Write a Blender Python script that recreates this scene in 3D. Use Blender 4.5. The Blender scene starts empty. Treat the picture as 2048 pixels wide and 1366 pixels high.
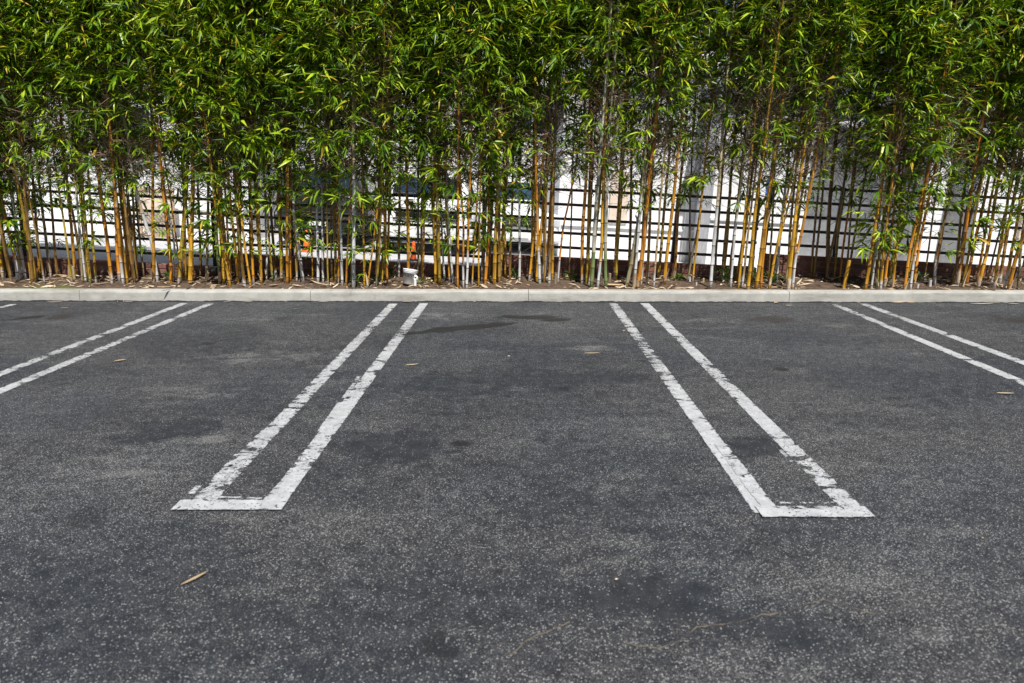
import bpy, bmesh, math, random
from mathutils import Vector, Matrix, Euler, noise

R = math.radians
random.seed(11)
scene = bpy.context.scene
C = scene.collection

# ------------------------------------------------------------------ camera
F_PX, IW, IH = 1400.0, 2048.0, 1366.0
CAM_H, PITCH, YAW = 1.475, math.atan(322.0 / 1400.0), math.atan(14.0 / 1400.0)
cam_d = bpy.data.cameras.new('camera')
cam = bpy.data.objects.new('camera', cam_d)
C.objects.link(cam)
scene.camera = cam
cam.location = (0, 0, CAM_H)
cam.rotation_euler = (math.pi / 2 - PITCH, 0, YAW)
cam_d.sensor_width = 36.0
cam_d.lens = F_PX / IW * 36.0
cam_d.clip_end = 500
cam_d.dof.use_dof = True
cam_d.dof.focus_distance = 8.2
cam_d.dof.aperture_fstop = 3.2

# ------------------------------------------------------------------ light
SUN_EL = R(57)
SUN_DIR = Vector((0.27 * math.cos(SUN_EL), -0.963 * math.cos(SUN_EL), math.sin(SUN_EL)))
world = bpy.data.worlds.new('World')
scene.world = world
world.use_nodes = True
wn = world.node_tree
for n in list(wn.nodes):
    wn.nodes.remove(n)
sky = wn.nodes.new('ShaderNodeTexSky')
sky.sky_type = 'NISHITA'
sky.sun_disc = False
sky.sun_elevation = SUN_EL
sky.sun_rotation = math.atan2(SUN_DIR.x, SUN_DIR.y)
bgn = wn.nodes.new('ShaderNodeBackground')
bgn.inputs['Strength'].default_value = 0.05
wo = wn.nodes.new('ShaderNodeOutputWorld')
wn.links.new(sky.outputs[0], bgn.inputs[0])
wn.links.new(bgn.outputs[0], wo.inputs[0])
sun_d = bpy.data.lights.new('sun', 'SUN')
sun_d.energy = 5.0
sun_d.angle = R(0.5)
sun_d.color = (1.0, 0.965, 0.91)
sun = bpy.data.objects.new('sun', sun_d)
C.objects.link(sun)
sun.location = (4, -10, 15)
sun.rotation_euler = (-SUN_DIR).to_track_quat('-Z', 'Y').to_euler()
scene.cycles.max_bounces = 6
scene.cycles.diffuse_bounces = 2
scene.cycles.glossy_bounces = 2
scene.cycles.transmission_bounces = 4
vs = scene.view_settings
vs.view_transform = 'Standard'
vs.look = 'None'
vs.exposure = 0.3
vs.gamma = 1.0
vs.use_curve_mapping = False

# ------------------------------------------------------------------ pixel helpers (photo -> real place)
CAM_M = Euler(cam.rotation_euler).to_matrix()


def ray(px, py):
    return CAM_M @ Vector(((px - IW / 2) / F_PX, -(py - IH / 2) / F_PX, -1.0))


def on_z(px, py, z=0.0):
    d = ray(px, py)
    t = (z - CAM_H) / d.z
    return Vector((d.x * t, d.y * t, z))


def on_y(px, py, y):
    d = ray(px, py)
    t = y / d.y
    return Vector((d.x * t, y, CAM_H + d.z * t))


# ------------------------------------------------------------------ node helpers
def new_mat(name):
    m = bpy.data.materials.new(name)
    m.use_nodes = True
    nt = m.node_tree
    for n in list(nt.nodes):
        nt.nodes.remove(n)
    out = nt.nodes.new('ShaderNodeOutputMaterial')
    b = nt.nodes.new('ShaderNodeBsdfPrincipled')
    nt.links.new(b.outputs[0], out.inputs[0])
    return m, nt, b, out


class NT:
    def __init__(s, nt):
        s.nt = nt

    def n(s, t, **kw):
        x = s.nt.nodes.new(t)
        for k, v in kw.items():
            setattr(x, k, v)
        return x

    def put(s, sock, v):
        if hasattr(v, 'is_linked') or hasattr(v, 'links'):
            s.nt.links.new(v, sock)
        else:
            sock.default_value = v

    def math(s, op, a, b=None, c=None, clamp=False):
        x = s.n('ShaderNodeMath', operation=op)
        x.use_clamp = clamp
        s.put(x.inputs[0], a)
        if b is not None:
            s.put(x.inputs[1], b)
        if c is not None:
            s.put(x.inputs[2], c)
        return x.outputs[0]

    def vmath(s, op, a, b=None):
        x = s.n('ShaderNodeVectorMath', operation=op)
        s.put(x.inputs[0], a)
        if b is not None:
            s.put(x.inputs[1], b)
        return x.outputs['Value'] if op in ('LENGTH', 'DOT_PRODUCT', 'DISTANCE') else x.outputs[0]

    def noise(s, vec, scale, detail=4, rough=0.55, dist=0.0, color=False):
        x = s.n('ShaderNodeTexNoise')
        s.put(x.inputs['Vector'], vec)
        x.inputs['Scale'].default_value = scale
        x.inputs['Detail'].default_value = detail
        x.inputs['Roughness'].default_value = rough
        x.inputs['Distortion'].default_value = dist
        return x.outputs['Color' if color else 'Fac']

    def step(s, v, lo, hi):
        x = s.n('ShaderNodeMapRange', interpolation_type='SMOOTHSTEP')
        s.put(x.inputs['Value'], v)
        x.inputs['From Min'].default_value = lo
        x.inputs['From Max'].default_value = hi
        return x.outputs[0]

    def mix(s, fac, a, b, blend='MIX'):
        x = s.n('ShaderNodeMix', data_type='RGBA', blend_type=blend)
        s.put(x.inputs[0], fac)
        for sock, v in ((x.inputs[6], a), (x.inputs[7], b)):
            if isinstance(v, tuple):
                sock.default_value = (*v, 1.0) if len(v) == 3 else v
            else:
                s.nt.links.new(v, sock)
        return x.outputs[2]

    def scale(s, vec, sc, loc=(0, 0, 0), rot=(0, 0, 0)):
        x = s.n('ShaderNodeMapping')
        s.put(x.inputs['Vector'], vec)
        x.inputs['Scale'].default_value = sc
        x.inputs['Location'].default_value = loc
        x.inputs['Rotation'].default_value = rot
        return x.outputs[0]

    def bump(s, h, strength, dist=0.01):
        x = s.n('ShaderNodeBump')
        x.inputs['Strength'].default_value = strength
        x.inputs['Distance'].default_value = dist
        s.put(x.inputs['Height'], h)
        return x.outputs[0]


def plain(name, col, rough=0.6, var=0.15, scale=12.0, metallic=0.0, bump=0.0, spec=0.5, dirt=None):
    m, nt, b, _ = new_mat(name)
    g = NT(nt)
    co = g.n('ShaderNodeTexCoord').outputs['Object']
    f = g.noise(co, scale, 5)
    lo = tuple(max(0, c * (1 - var)) for c in col)
    hi = tuple(min(1, c * (1 + var)) for c in col)
    c = g.mix(g.step(f, 0.3, 0.7), lo, hi)
    if dirt:
        c = g.mix(g.math('MULTIPLY', g.step(g.noise(co, scale * 0.3, 6, 0.65), 0.5, 0.75), 0.7), c, dirt)
    nt.links.new(c, b.inputs['Base Color'])
    b.inputs['Roughness'].default_value = rough
    b.inputs['Metallic'].default_value = metallic
    b.inputs['Specular IOR Level'].default_value = spec
    if bump:
        nt.links.new(g.bump(g.noise(co, scale * 6, 6), bump, 0.01), b.inputs['Normal'])
    return m


# ------------------------------------------------------------------ asphalt
STAINS = []  # (px, py, half-width px, half-depth px, strength, kind)
for s in [(928, 656, 104, 6.0, 1.2, 'oil', 0.50), (1060, 634, 64, 4.5, 0.75, 'oil', 0.0), (1112, 640, 36, 4.5, 0.7, 'oil', 0.0), (1545, 640, 85, 13, 0.75, 'brown', 0.0),
          (125, 633, 45, 9, 0.85, 'brown', 0.0), (50, 636, 32, 3.5, 0.8, 'oil', 0.4), (2030, 640, 45, 8, 0.85, 'brown', 0.0),
          (922, 887, 30, 8, 0.62, 'oil', 0.0), (955, 912, 24, 6, 0.5, 'oil', 0.0), (985, 885, 14, 5, 0.5, 'oil', 0.0), (1130, 777, 16, 5, 0.6, 'oil', 0.0),
          (880, 1285, 60, 38, 0.5, 'oil', 0.0), (1560, 738, 26, 5, 0.55, 'oil', 0.0), (415, 687, 26, 3, 0.6, 'oil', 0.0),
          (585, 1160, 12, 9, 0.55, 'oil', 0.0), (575, 637, 34, 5, 0.45, 'oil', 0.0), (1130, 905, 55, 14, 0.3, 'oil', 0.0),
          (160, 1040, 55, 22, 0.45, 'oil', 0.0),
          (330, 865, 110, 28, 0.55, 'seal', 0.0), (790, 890, 120, 34, 0.65, 'seal', 0.0), (1300, 1200, 140, 55, 0.55, 'seal', 0.0),
          (1500, 890, 100, 26, 0.45, 'seal', 0.0), (1060, 760, 300, 30, 0.35, 'seal', 0.0), (1500, 1255, 170, 50, 0.4, 'seal', 0),
          (435, 873, 56, 12, 1.0, 'worn', 0.0), (1190, 697, 66, 9, 0.95, 'worn', 0.0), (890, 630, 76, 9, 0.8, 'worn', 0.0),
          (520, 715, 120, 16, 0.75, 'worn', 0.0), (370, 790, 120, 22, 0.6, 'worn', 0.0), (1680, 650, 50, 5, 0.6, 'worn', 0.0), (1310, 870, 70, 14, 0.5, 'worn', 0.0),
          (745, 855, 60, 14, 0.5, 'worn', 0.0), (700, 965, 40, 12, 0.4, 'worn', 0.0), (250, 930, 200, 60, 0.35, 'worn', 0),
          (480, 640, 60, 6, 0.4, 'worn', 0), (540, 690, 40, 6, .4, 'worn', 0), (1420, 640, 60, 5, .4, 'worn', 0)]:
    px, py, hw, hd, st, kd, rt = s
    c = on_z(px, py)
    rx = (on_z(px + hw, py) - c).length
    ry = (on_z(px, py - hd) - on_z(px, py + hd)).length / 2
    STAINS.append((c.x, c.y, rx, ry, st, kd, rt))


def asphalt_material():
    m, nt, b, _ = new_mat('asphalt')
    g = NT(nt)
    co = g.n('ShaderNodeTexCoord').outputs['Object']

    def attr(n):
        return g.n('ShaderNodeAttribute', attribute_type='GEOMETRY', attribute_name=n).outputs['Fac']
    fine = g.noise(co, 11.0, 5, 0.72)
    fc = g.math('SUBTRACT', fine, 0.5)
    wear = g.math('MAXIMUM', g.math('ADD', attr('wear'), g.math('MULTIPLY', fc, 1.1)), 0.0)
    oil = g.step(g.math('ADD', attr('oil'), g.math('MULTIPLY', fc, 0.5)), 0.30, 0.62)
    dust = g.step(g.math('ADD', attr('dust'), g.math('MULTIPLY', fc, 1.3)), 0.25, 0.95)
    tint = attr('tint')
    base = g.mix(g.step(fine, 0.3, 0.72), (0.0145, 0.0175, 0.023), (0.032, 0.0365, 0.0445))
    base = g.mix(g.step(tint, 0.25, 0.75), base, g.mix(1.0, base, (1.08, 1.0, 0.95), 'MULTIPLY'))

    def stones(scale):
        v = g.n('ShaderNodeTexVoronoi', feature='F1', voronoi_dimensions='2D')
        nt.links.new(co, v.inputs['Vector'])
        v.inputs['Scale'].default_value = scale
        rnd = g.n('ShaderNodeSeparateColor')
        nt.links.new(v.outputs['Color'], rnd.inputs[0])
        return v.outputs['Distance'], rnd.outputs[0], rnd.outputs[1]
    d1, r1, r2 = stones(140)
    d2, r3, r4 = stones(310)
    on1 = g.math('MULTIPLY', g.math('GREATER_THAN', r1, g.math('MULTIPLY_ADD', wear, -0.40, 0.975)), g.math('SUBTRACT', 1.0, g.step(d1, 0.15, 0.55)))
    on2 = g.math('MULTIPLY', g.math('GREATER_THAN', r3, g.math('MULTIPLY_ADD', wear, -0.55, 0.965)), g.math('SUBTRACT', 1.0, g.step(d2, 0.3, 0.55)))
    col = g.mix(g.math('MULTIPLY', on2, 0.85), base, g.mix(r4, (0.075, 0.075, 0.075), (0.27, 0.265, 0.255)))
    col = g.mix(g.math('MULTIPLY', on1, 0.92), col, g.mix(r2, (0.09, 0.091, 0.092), (0.50, 0.50, 0.49)))
    col = g.mix(g.math('MULTIPLY', dust, 0.12), col, (0.19, 0.187, 0.178))
    col = g.mix(g.math('MULTIPLY', oil, 0.88), col, (0.015, 0.015, 0.0155))
    col = g.mix(g.math('MULTIPLY', g.step(attr('brown'), 0.1, 0.9), 0.8), col, (0.026, 0.021, 0.018))
    nt.links.new(col, b.inputs['Base Color'])
    nt.links.new(g.math('MULTIPLY_ADD', oil, -0.25, 0.80), b.inputs['Roughness'])
    b.inputs['Specular IOR Level'].default_value = 0.35
    nt.links.new(g.bump(g.math('ADD', on1, g.math('MULTIPLY', on2, 0.5)), 0.6, 0.004), b.inputs['Normal'])
    return m


def frac(p, sc, octv=6, off=0.0, h=0.8):
    """fractal noise about 0..1"""
    return 0.5 + 0.5 * noise.fractal(Vector((p[0] * sc + off, p[1] * sc - off * 1.7, off)), h, 2.1, octv)


def smooth(v, lo, hi):
    t_ = max(0.0, min(1.0, (v - lo) / (hi - lo)))
    return t_ * t_ * (3 - 2 * t_)


def lot_fields(x, y):
    """where the seal coat has worn off, where dust and oil lie (real wear of this lot)"""
    big = frac((x, y), 0.30, 4, 3.0)
    mid = frac((x * 0.75, y * 1.25), 1.1, 7, 11.0, 0.55)
    scuff = frac((x * 0.55 + y * 0.12, y * 1.9), 2.4, 6, 21.0, 0.5)
    wear = 0.24 * smooth(mid, 0.38, 0.64) + 0.16 * smooth(big, 0.3, 0.75) + 0.2
    streak = smooth(scuff, 0.56, 0.9) * smooth(big, 0.2, 0.55) * (0.25 + 0.75 * smooth(frac((x * 0.5, y * 1.5), 7.0, 4, 71.0, 0.4), 0.46, 0.62))
    wear += 0.6 * streak
    dust = 0.35 * streak
    oil = 0.35 * smooth(frac((x, y), 3.2, 4, 31.0), 0.74, 0.95)
    brown = 0.0
    ox = frac((x, y), 2.8, 5, 41.0, 0.5) - 0.5
    oy = frac((x, y), 2.8, 5, 51.0, 0.5) - 0.5
    brk = smooth(frac((x * 0.5, y * 1.5), 7.0, 4, 71.0, 0.4), 0.46, 0.62)
    for (cx, cy, rx, ry, st, kd, rt) in STAINS:
        if abs(x - cx) > rx * 2.2 + 0.2 or abs(y - cy) > ry * 2.2 + 0.5:
            continue
        k = min(0.5, rx * 0.7)
        dx = (x - cx + ox * k) / rx
        dy = (y - cy - rt * (x - cx) + oy * k * 1.3 * min(1.0, ry / rx * 1.4)) / ry
        d = math.hypot(dx, dy)
        if kd == 'oil':
            oil = max(oil, st * (1 - smooth(d, 0.55, 1.25)))
        elif kd == 'brown':
            brown = max(brown, st * (1 - smooth(d, 0.1, 1.2)))
        elif kd == 'seal':
            f_ = st * (1 - smooth(d, 0.3, 1.2))
            wear -= f_ * 1.1
            dust -= f_
        else:
            f_ = st * (1 - smooth(d, 0.15, 1.2)) * (0.15 + 0.85 * brk)
            wear += f_ * 1.9
            dust = max(dust, f_ * 0.95)
    return max(0.0, min(2.0, wear)), max(0.0, dust), oil, brown, smooth(frac((x, y), 0.5, 3, 61.0), 0.3, 0.7)


def paint_material():
    m, nt, b, out = new_mat('worn_white_paint')
    g = NT(nt)
    co = g.n('ShaderNodeTexCoord').outputs['Object']
    gp = g.n('ShaderNodeNewGeometry').outputs['Position']
    sep = g.n('ShaderNodeSeparateXYZ')
    nt.links.new(co, sep.inputs[0])
    at = g.n('ShaderNodeAttribute', attribute_type='OBJECT', attribute_name='half_width').outputs['Fac']
    ax = g.math('ABSOLUTE', sep.outputs[0])
    wob = g.math('MULTIPLY', g.math('SUBTRACT', g.noise(gp, 22.0, 7, 0.82), 0.5), 0.038)
    edge = g.math('SUBTRACT', g.math('ADD', at, wob), ax)      # metres inside the ragged edge
    chip = g.noise(g.scale(gp, (0.75, 1.25, 1)), 7.0, 10, 0.72, 1.2)
    chip2 = g.noise(g.scale(gp, (0.6, 1.5, 1), (3, 3, 0), (0, 0, 0.5)), 22.0, 8, 0.72, 0.8)
    wearz = g.noise(g.scale(gp, (1, 1, 1), (7, 1, 0)), 0.7, 3)
    thr = g.math('MULTIPLY_ADD', g.math('SUBTRACT', 1.0, g.step(edge, 0.0, 0.045)), -0.055, 0.64)
    thr = g.math('SUBTRACT', thr, g.math('MULTIPLY', g.step(wearz, 0.32, 0.68), 0.105))
    keep = g.math('LESS_THAN', chip, thr)
    keep = g.math('MULTIPLY', keep, g.math('LESS_THAN', chip2, g.math('MULTIPLY_ADD', wearz, -0.30, 0.755)))
    keep = g.math('MULTIPLY', keep, g.math('LESS_THAN', g.noise(gp, 75, 3, 0.6), g.math('MULTIPLY_ADD', wearz, -0.42, 0.83)))
    keep = g.math('MULTIPLY', keep, g.math('GREATER_THAN', edge, 0.0))
    col = g.mix(g.step(g.noise(gp, 14, 6, 0.65), 0.3, 0.75), (0.37, 0.38, 0.395), (0.54, 0.55, 0.56))
    col = g.mix(g.math('MULTIPLY', g.step(g.noise(gp, 60, 4, .7), 0.52, 0.72), 0.5), col, (0.24, 0.245, 0.25))
    col = g.mix(g.math('MULTIPLY', g.step(g.noise(gp, 3.1, 5, .7), 0.52, 0.75), 0.5), col, (0.33, 0.33, 0.33))
    nt.links.new(col, b.inputs['Base Color'])
    b.inputs['Roughness'].default_value = 0.6
    nt.links.new(g.bump(g.math('ADD', g.noise(gp, 90, 4), chip2), 0.35, 0.004), b.inputs['Normal'])
    tr = g.n('ShaderNodeBsdfTransparent')
    mx = g.n('ShaderNodeMixShader')
    nt.links.new(keep, mx.inputs[0])
    nt.links.new(tr.outputs[0], mx.inputs[1])
    nt.links.new(b.outputs[0], mx.inputs[2])
    nt.links.new(mx.outputs[0], out.inputs[0])
    return m


def concrete_material(name, col, stain=(0.3, 0.29, 0.26), amount=0.6):
    m, nt, b, _ = new_mat(name)
    g = NT(nt)
    co = g.n('ShaderNodeTexCoord').outputs['Object']
    c = g.mix(g.step(g.noise(co, 7, 7, 0.65), 0.3, 0.72), tuple(x * 0.86 for x in col), tuple(min(1, x * 1.1) for x in col))
    st = g.noise(g.scale(co, (0.7, 1, 3.5)), 1.6, 8, 0.7)
    c = g.mix(g.math('MULTIPLY', g.step(st, 0.48, 0.72), amount), c, stain)
    sp = g.noise(co, 120, 3, 0.6)
    c = g.mix(g.math('MULTIPLY', g.step(g.noise(g.scale(co, (1, 1, 0.5), (5, 5, 5)), 9, 8, 0.75), 0.56, 0.74), amount * 0.6), c, tuple(x * 0.75 for x in stain))
    c = g.mix(g.math('MULTIPLY', g.step(sp, 0.62, 0.72), 0.5), c, tuple(x * 0.45 for x in col))
    nt.links.new(c, b.inputs['Base Color'])
    b.inputs['Roughness'].default_value = 0.85
    b.inputs['Specular IOR Level'].default_value = 0.25
    nt.links.new(g.bump(g.noise(co, 45, 8, 0.7), 0.5, 0.006), b.inputs['Normal'])
    return m


def soil_material():
    m, nt, b, _ = new_mat('dry_soil')
    g = NT(nt)
    co = g.n('ShaderNodeTexCoord').outputs['Object']
    c = g.mix(g.step(g.noise(co, 16, 9, 0.72), 0.3, 0.75), (0.06, 0.038, 0.026), (0.19, 0.138, 0.10))
    c = g.mix(g.step(g.noise(co, 1.3, 4), 0.45, 0.7), c, g.mix(0.5, c, (0.15, 0.10, 0.07)))
    a = on_z(95, 574, 0.14)
    p = g.vmath('MULTIPLY', g.vmath('SUBTRACT', co, (a.x, a.y, 0)), (1 / 0.62, 1 / 0.16, 0))
    d = g.math('ADD', g.vmath('LENGTH', p), g.math('MULTIPLY', g.math('SUBTRACT', g.noise(co, 7, 6, .7), 0.5), 1.6))
    c = g.mix(g.math('MULTIPLY', g.math('SUBTRACT', 1.0, g.step(d, 0.5, 1.1)), 0.85), c, (0.12, 0.15, 0.045))
    nt.links.new(c, b.inputs['Base Color'])
    b.inputs['Roughness'].default_value = 0.95
    b.inputs['Specular IOR Level'].default_value = 0.1
    nt.links.new(g.bump(g.noise(co, 70, 8, 0.75), 0.9, 0.012), b.inputs['Normal'])
    return m


def culm_material():
    m, nt, b, _ = new_mat('bamboo_culm')
    g = NT(nt)
    co = g.n('ShaderNodeTexCoord').outputs['Object']
    info = g.n('ShaderNodeObjectInfo')
    wh = g.n('ShaderNodeAttribute', attribute_type='OBJECT', attribute_name='white_height').outputs['Fac']
    gh = g.n('ShaderNodeAttribute', attribute_type='OBJECT', attribute_name='green_height').outputs['Fac']
    sep = g.n('ShaderNodeSeparateXYZ')
    nt.links.new(co, sep.inputs[0])
    z = sep.outputs[2]
    seedv = g.vmath('ADD', co, g.vmath('MULTIPLY', info.outputs['Random'], (31.0, 17.0, 5.0)))
    streak = g.noise(g.scale(seedv, (55, 55, 2.2)), 1.0, 5, 0.6)
    blot = g.noise(g.scale(seedv, (9, 9, 3.0)), 1.0, 6, 0.65)
    basec = info.outputs['Color']
    dark = g.mix(1.0, basec, (0.5, 0.5, 0.42), 'MULTIPLY')
    lite = g.mix(0.28, basec, (0.74, 0.46, 0.08))
    c = g.mix(g.step(streak, 0.35, 0.68), dark, lite)
    c = g.mix(g.math('MULTIPLY', g.step(blot, 0.52, 0.7), 0.55), c, basec)
    c = g.mix(g.math('MULTIPLY', g.step(g.noise(g.scale(seedv, (80, 80, 4)), 1.0, 3), 0.6, 0.68), 0.5), c, (0.16, 0.19, 0.035))
    zn = g.math('ADD', z, g.math('MULTIPLY', g.math('SUBTRACT', blot, 0.5), 0.5))
    gm = g.math('SUBTRACT', 1.0, g.step(g.math('SUBTRACT', zn, gh), -0.08, 0.08))
    c = g.mix(gm, c, g.mix(g.step(streak, 0.3, 0.7), (0.10, 0.15, 0.04), (0.2, 0.25, 0.1)))
    c = g.mix(g.math('MULTIPLY', g.step(g.noise(g.scale(seedv, (14, 14, 5), (9, 2, 4)), 1.0, 7, 0.7), 0.53, 0.7), 0.55), c, (0.07, 0.045, 0.02))
    wm = g.math('SUBTRACT', 1.0, g.step(g.math('SUBTRACT', zn, wh), -0.08, 0.06))
    wcol = g.mix(g.step(g.noise(g.scale(seedv, (40, 40, 7)), 1.0, 6, 0.7), 0.38, 0.72), (0.42, 0.42, 0.41), (0.77, 0.76, 0.76))
    c = g.mix(wm, c, wcol)
    nt.links.new(c, b.inputs['Base Color'])
    b.inputs['Roughness'].default_value = 0.42
    nt.links.new(g.bump(streak, 0.15, 0.003), b.inputs['Normal'])
    return m


def leaf_material(name, lo, mid, hi, yellow, trans=0.2):
    m, nt, b, out = new_mat(name)
    g = NT(nt)
    geo = g.n('ShaderNodeNewGeometry')
    info = g.n('ShaderNodeObjectInfo')
    r = g.math('FRACT', g.math('ADD', geo.outputs['Random Per Island'], g.math('MULTIPLY', info.outputs['Random'], 7.31)))
    c = g.mix(g.step(r, 0.0, 0.55), lo, mid)
    c = g.mix(g.step(r, 0.55, 0.93), c, hi)
    c = g.mix(g.step(r, 0.945, 0.975), c, yellow)
    co = g.n('ShaderNodeTexCoord').outputs['Object']
    c = g.mix(g.math('MULTIPLY', g.step(g.noise(co, 1.1, 3), 0.42, 0.62), 0.35), c, g.mix(1.0, c, (1.25, 1.05, 0.5), 'MULTIPLY'))
    nt.links.new(c, b.inputs['Base Color'])
    b.inputs['Roughness'].default_value = 0.36
    b.inputs['Specular IOR Level'].default_value = 0.28
    t = g.n('ShaderNodeBsdfTranslucent')
    nt.links.new(g.mix(1.0, c, (1.5, 1.35, 0.35), 'MULTIPLY'), t.inputs['Color'])
    mx = g.n('ShaderNodeMixShader')
    mx.inputs[0].default_value = trans
    nt.links.new(b.outputs[0], mx.inputs[1])
    nt.links.new(t.outputs[0], mx.inputs[2])
    nt.links.new(mx.outputs[0], out.inputs[0])
    return m


def island_material(name, a, bcol, rough=0.8):
    m, nt, b, _ = new_mat(name)
    g = NT(nt)
    geo = g.n('ShaderNodeNewGeometry')
    info = g.n('ShaderNodeObjectInfo')
    r = g.math('FRACT', g.math('ADD', geo.outputs['Random Per Island'], g.math('MULTIPLY', info.outputs['Random'], 3.7)))
    co = g.n('ShaderNodeTexCoord').outputs['Object']
    c = g.mix(r, a, bcol)
    c = g.mix(g.math('MULTIPLY', g.step(g.noise(co, 30, 5, .7), 0.45, 0.7), 0.35), c, tuple(x * 0.5 for x in a))
    nt.links.new(c, b.inputs['Base Color'])
    b.inputs['Roughness'].default_value = rough
    nt.links.new(g.bump(g.noise(co, 90, 5), 0.4, 0.004), b.inputs['Normal'])
    return m


def siding_material(name, col):
    return concrete_material(name, col, stain=tuple(x * 0.82 for x in col), amount=0.5)


M = {}
M['asphalt'] = asphalt_material()
M['paint'] = paint_material()
M['kerb'] = concrete_material('kerb_concrete', (0.43, 0.42, 0.385), (0.25, 0.236, 0.205), 0.9)
M['yard'] = concrete_material('yard_concrete', (0.52, 0.52, 0.53), (0.42, 0.42, 0.42), 0.6)
M['soil'] = soil_material()
M['culm'] = culm_material()
M['node'] = plain('bamboo_node', (0.10, 0.065, 0.03), 0.7, 0.4, 60)
M['leaf'] = leaf_material('bamboo_leaf', (0.020, 0.062, 0.006), (0.115, 0.235, 0.009), (0.42, 0.55, 0.025), (0.50, 0.36, 0.04))
M['twig'] = island_material('bamboo_twig', (0.13, 0.075, 0.035), (0.36, 0.22, 0.11))
M['drytwig'] = island_material('dry_twig', (0.09, 0.05, 0.03), (0.40, 0.28, 0.19))
M['sheath'] = island_material('dry_sheath', (0.42, 0.29, 0.17), (0.68, 0.53, 0.36), 0.75)
M['straw'] = island_material('straw_litter', (0.30, 0.21, 0.12), (0.66, 0.52, 0.36), 0.85)
M['weed'] = leaf_material('weed_leaf', (0.03, 0.08, 0.012), (0.06, 0.13, 0.02), (0.12, 0.2, 0.03), (0.3, 0.3, 0.05))
M['brick'] = island_material('red_brown_brick', (0.13, 0.055, 0.042), (0.27, 0.12, 0.09), 0.9)
M['mortar'] = plain('mortar', (0.22, 0.2, 0.18), 0.95, 0.25, 30, bump=0.4)
M['black_metal'] = plain('black_metal', (0.012, 0.012, 0.014), 0.45, 0.3, 8)
M['stucco'] = siding_material('white_stucco', (0.86, 0.86, 0.86))
M['stucco2'] = siding_material('white_painted_wall', (0.87, 0.87, 0.88))
M['beige'] = siding_material('beige_panel', (0.72, 0.60, 0.50))
M['grey'] = siding_material('grey_panel', (0.36, 0.38, 0.42))
M['tan_wood'] = plain('tan_lattice', (0.45, 0.33, 0.22), 0.7, 0.3, 25)
M['blue_sign'] = plain('blue_sign', (0.03, 0.16, 0.6), 0.4, 0.15, 6)
M['glass'] = plain('tinted_glass', (0.015, 0.03, 0.05), 0.05, 0.2, 3, spec=0.9)
M['blue_glass'] = plain('blue_tinted_glass', (0.03, 0.065, 0.095), 0.06, 0.3, 3, spec=0.9)
M['car_white'] = plain('white_car_paint', (0.80, 0.80, 0.81), 0.22, 0.03, 3)
M['car_dark'] = plain('dark_car_paint', (0.025, 0.027, 0.03), 0.25, 0.1, 3)
M['rubber'] = plain('black_rubber', (0.014, 0.014, 0.014), 0.8, 0.3, 12)
M['chrome'] = plain('chrome', (0.65, 0.66, 0.68), 0.18, 0.05, 5, metallic=1.0)
M['red_lamp'] = plain('red_lamp', (0.10, 0.012, 0.012), 0.15, 0.1, 10)
M['clear_lamp'] = plain('clear_lamp', (0.55, 0.57, 0.6), 0.1, 0.1, 10)
M['cone'] = plain('orange_cone', (0.85, 0.13, 0.015), 0.5, 0.12, 14, dirt=(0.45, 0.1, 0.03))
M['cone_white'] = plain('white_collar', (0.78, 0.78, 0.78), 0.5, 0.1, 14)
M['pail'] = plain('white_plastic', (0.78, 0.80, 0.82), 0.38, 0.06, 9, dirt=(0.62, 0.6, 0.55))
M['ink'] = plain('black_ink', (0.02, 0.02, 0.025), 0.6, 0.2, 30)
M['crack'] = plain('crack_fill', (0.15, 0.125, 0.095), 0.95, 0.35, 40, bump=0.5)
M['lip'] = plain('tar_edge', (0.016, 0.016, 0.017), 0.8, 0.4, 25, bump=0.5)
M['plate'] = plain('number_plate', (0.72, 0.72, 0.7), 0.4, 0.05, 20)


# ------------------------------------------------------------------ mesh helpers
def obj(name, bm, mat, parent=None, smooth=False):
    me = bpy.data.meshes.new(name)
    bm.to_mesh(me)
    bm.free()
    for mm in (mat if isinstance(mat, (list, tuple)) else [mat]):
        me.materials.append(M[mm])
    if smooth:
        for p in me.polygons:
            p.use_smooth = True
    return link(name, me, parent)


def link(name, data, parent=None):
    o = bpy.data.objects.new(name, data)
    C.objects.link(o)
    if parent:
        o.parent = parent
    return o


def tag(o, label=None, cat=None, group=None, kind=None):
    if label:
        o['label'] = label
    if cat:
        o['category'] = cat
    if group:
        o['group'] = group
    if kind:
        o['kind'] = kind
    return o


def thing(name, label, cat, loc=(0, 0, 0), rot=(0, 0, 0), group=None):
    o = link(name, None)
    o.empty_display_size = 0.1
    o.location = loc
    o.rotation_euler = rot
    return tag(o, label, cat, group)


def box(bm, x0, x1, y0, y1, z0, z1, mi=0):
    vs_ = [bm.verts.new(p) for p in ((x0, y0, z0), (x1, y0, z0), (x1, y1, z0), (x0, y1, z0),
                                     (x0, y0, z1), (x1, y0, z1), (x1, y1, z1), (x0, y1, z1))]
    for f in ((0, 3, 2, 1), (4, 5, 6, 7), (0, 1, 5, 4), (1, 2, 6, 5), (2, 3, 7, 6), (3, 0, 4, 7)):
        bm.faces.new([vs_[i] for i in f]).material_index = mi
    return vs_


def bbox_obj(name, dims, mat, parent=None, bev=0.0):
    bm = bmesh.new()
    box(bm, *dims)
    if bev:
        bmesh.ops.bevel(bm, geom=bm.edges[:], offset=bev, segments=2, affect='EDGES', profile=0.6)
    return obj(name, bm, mat, parent)


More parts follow.
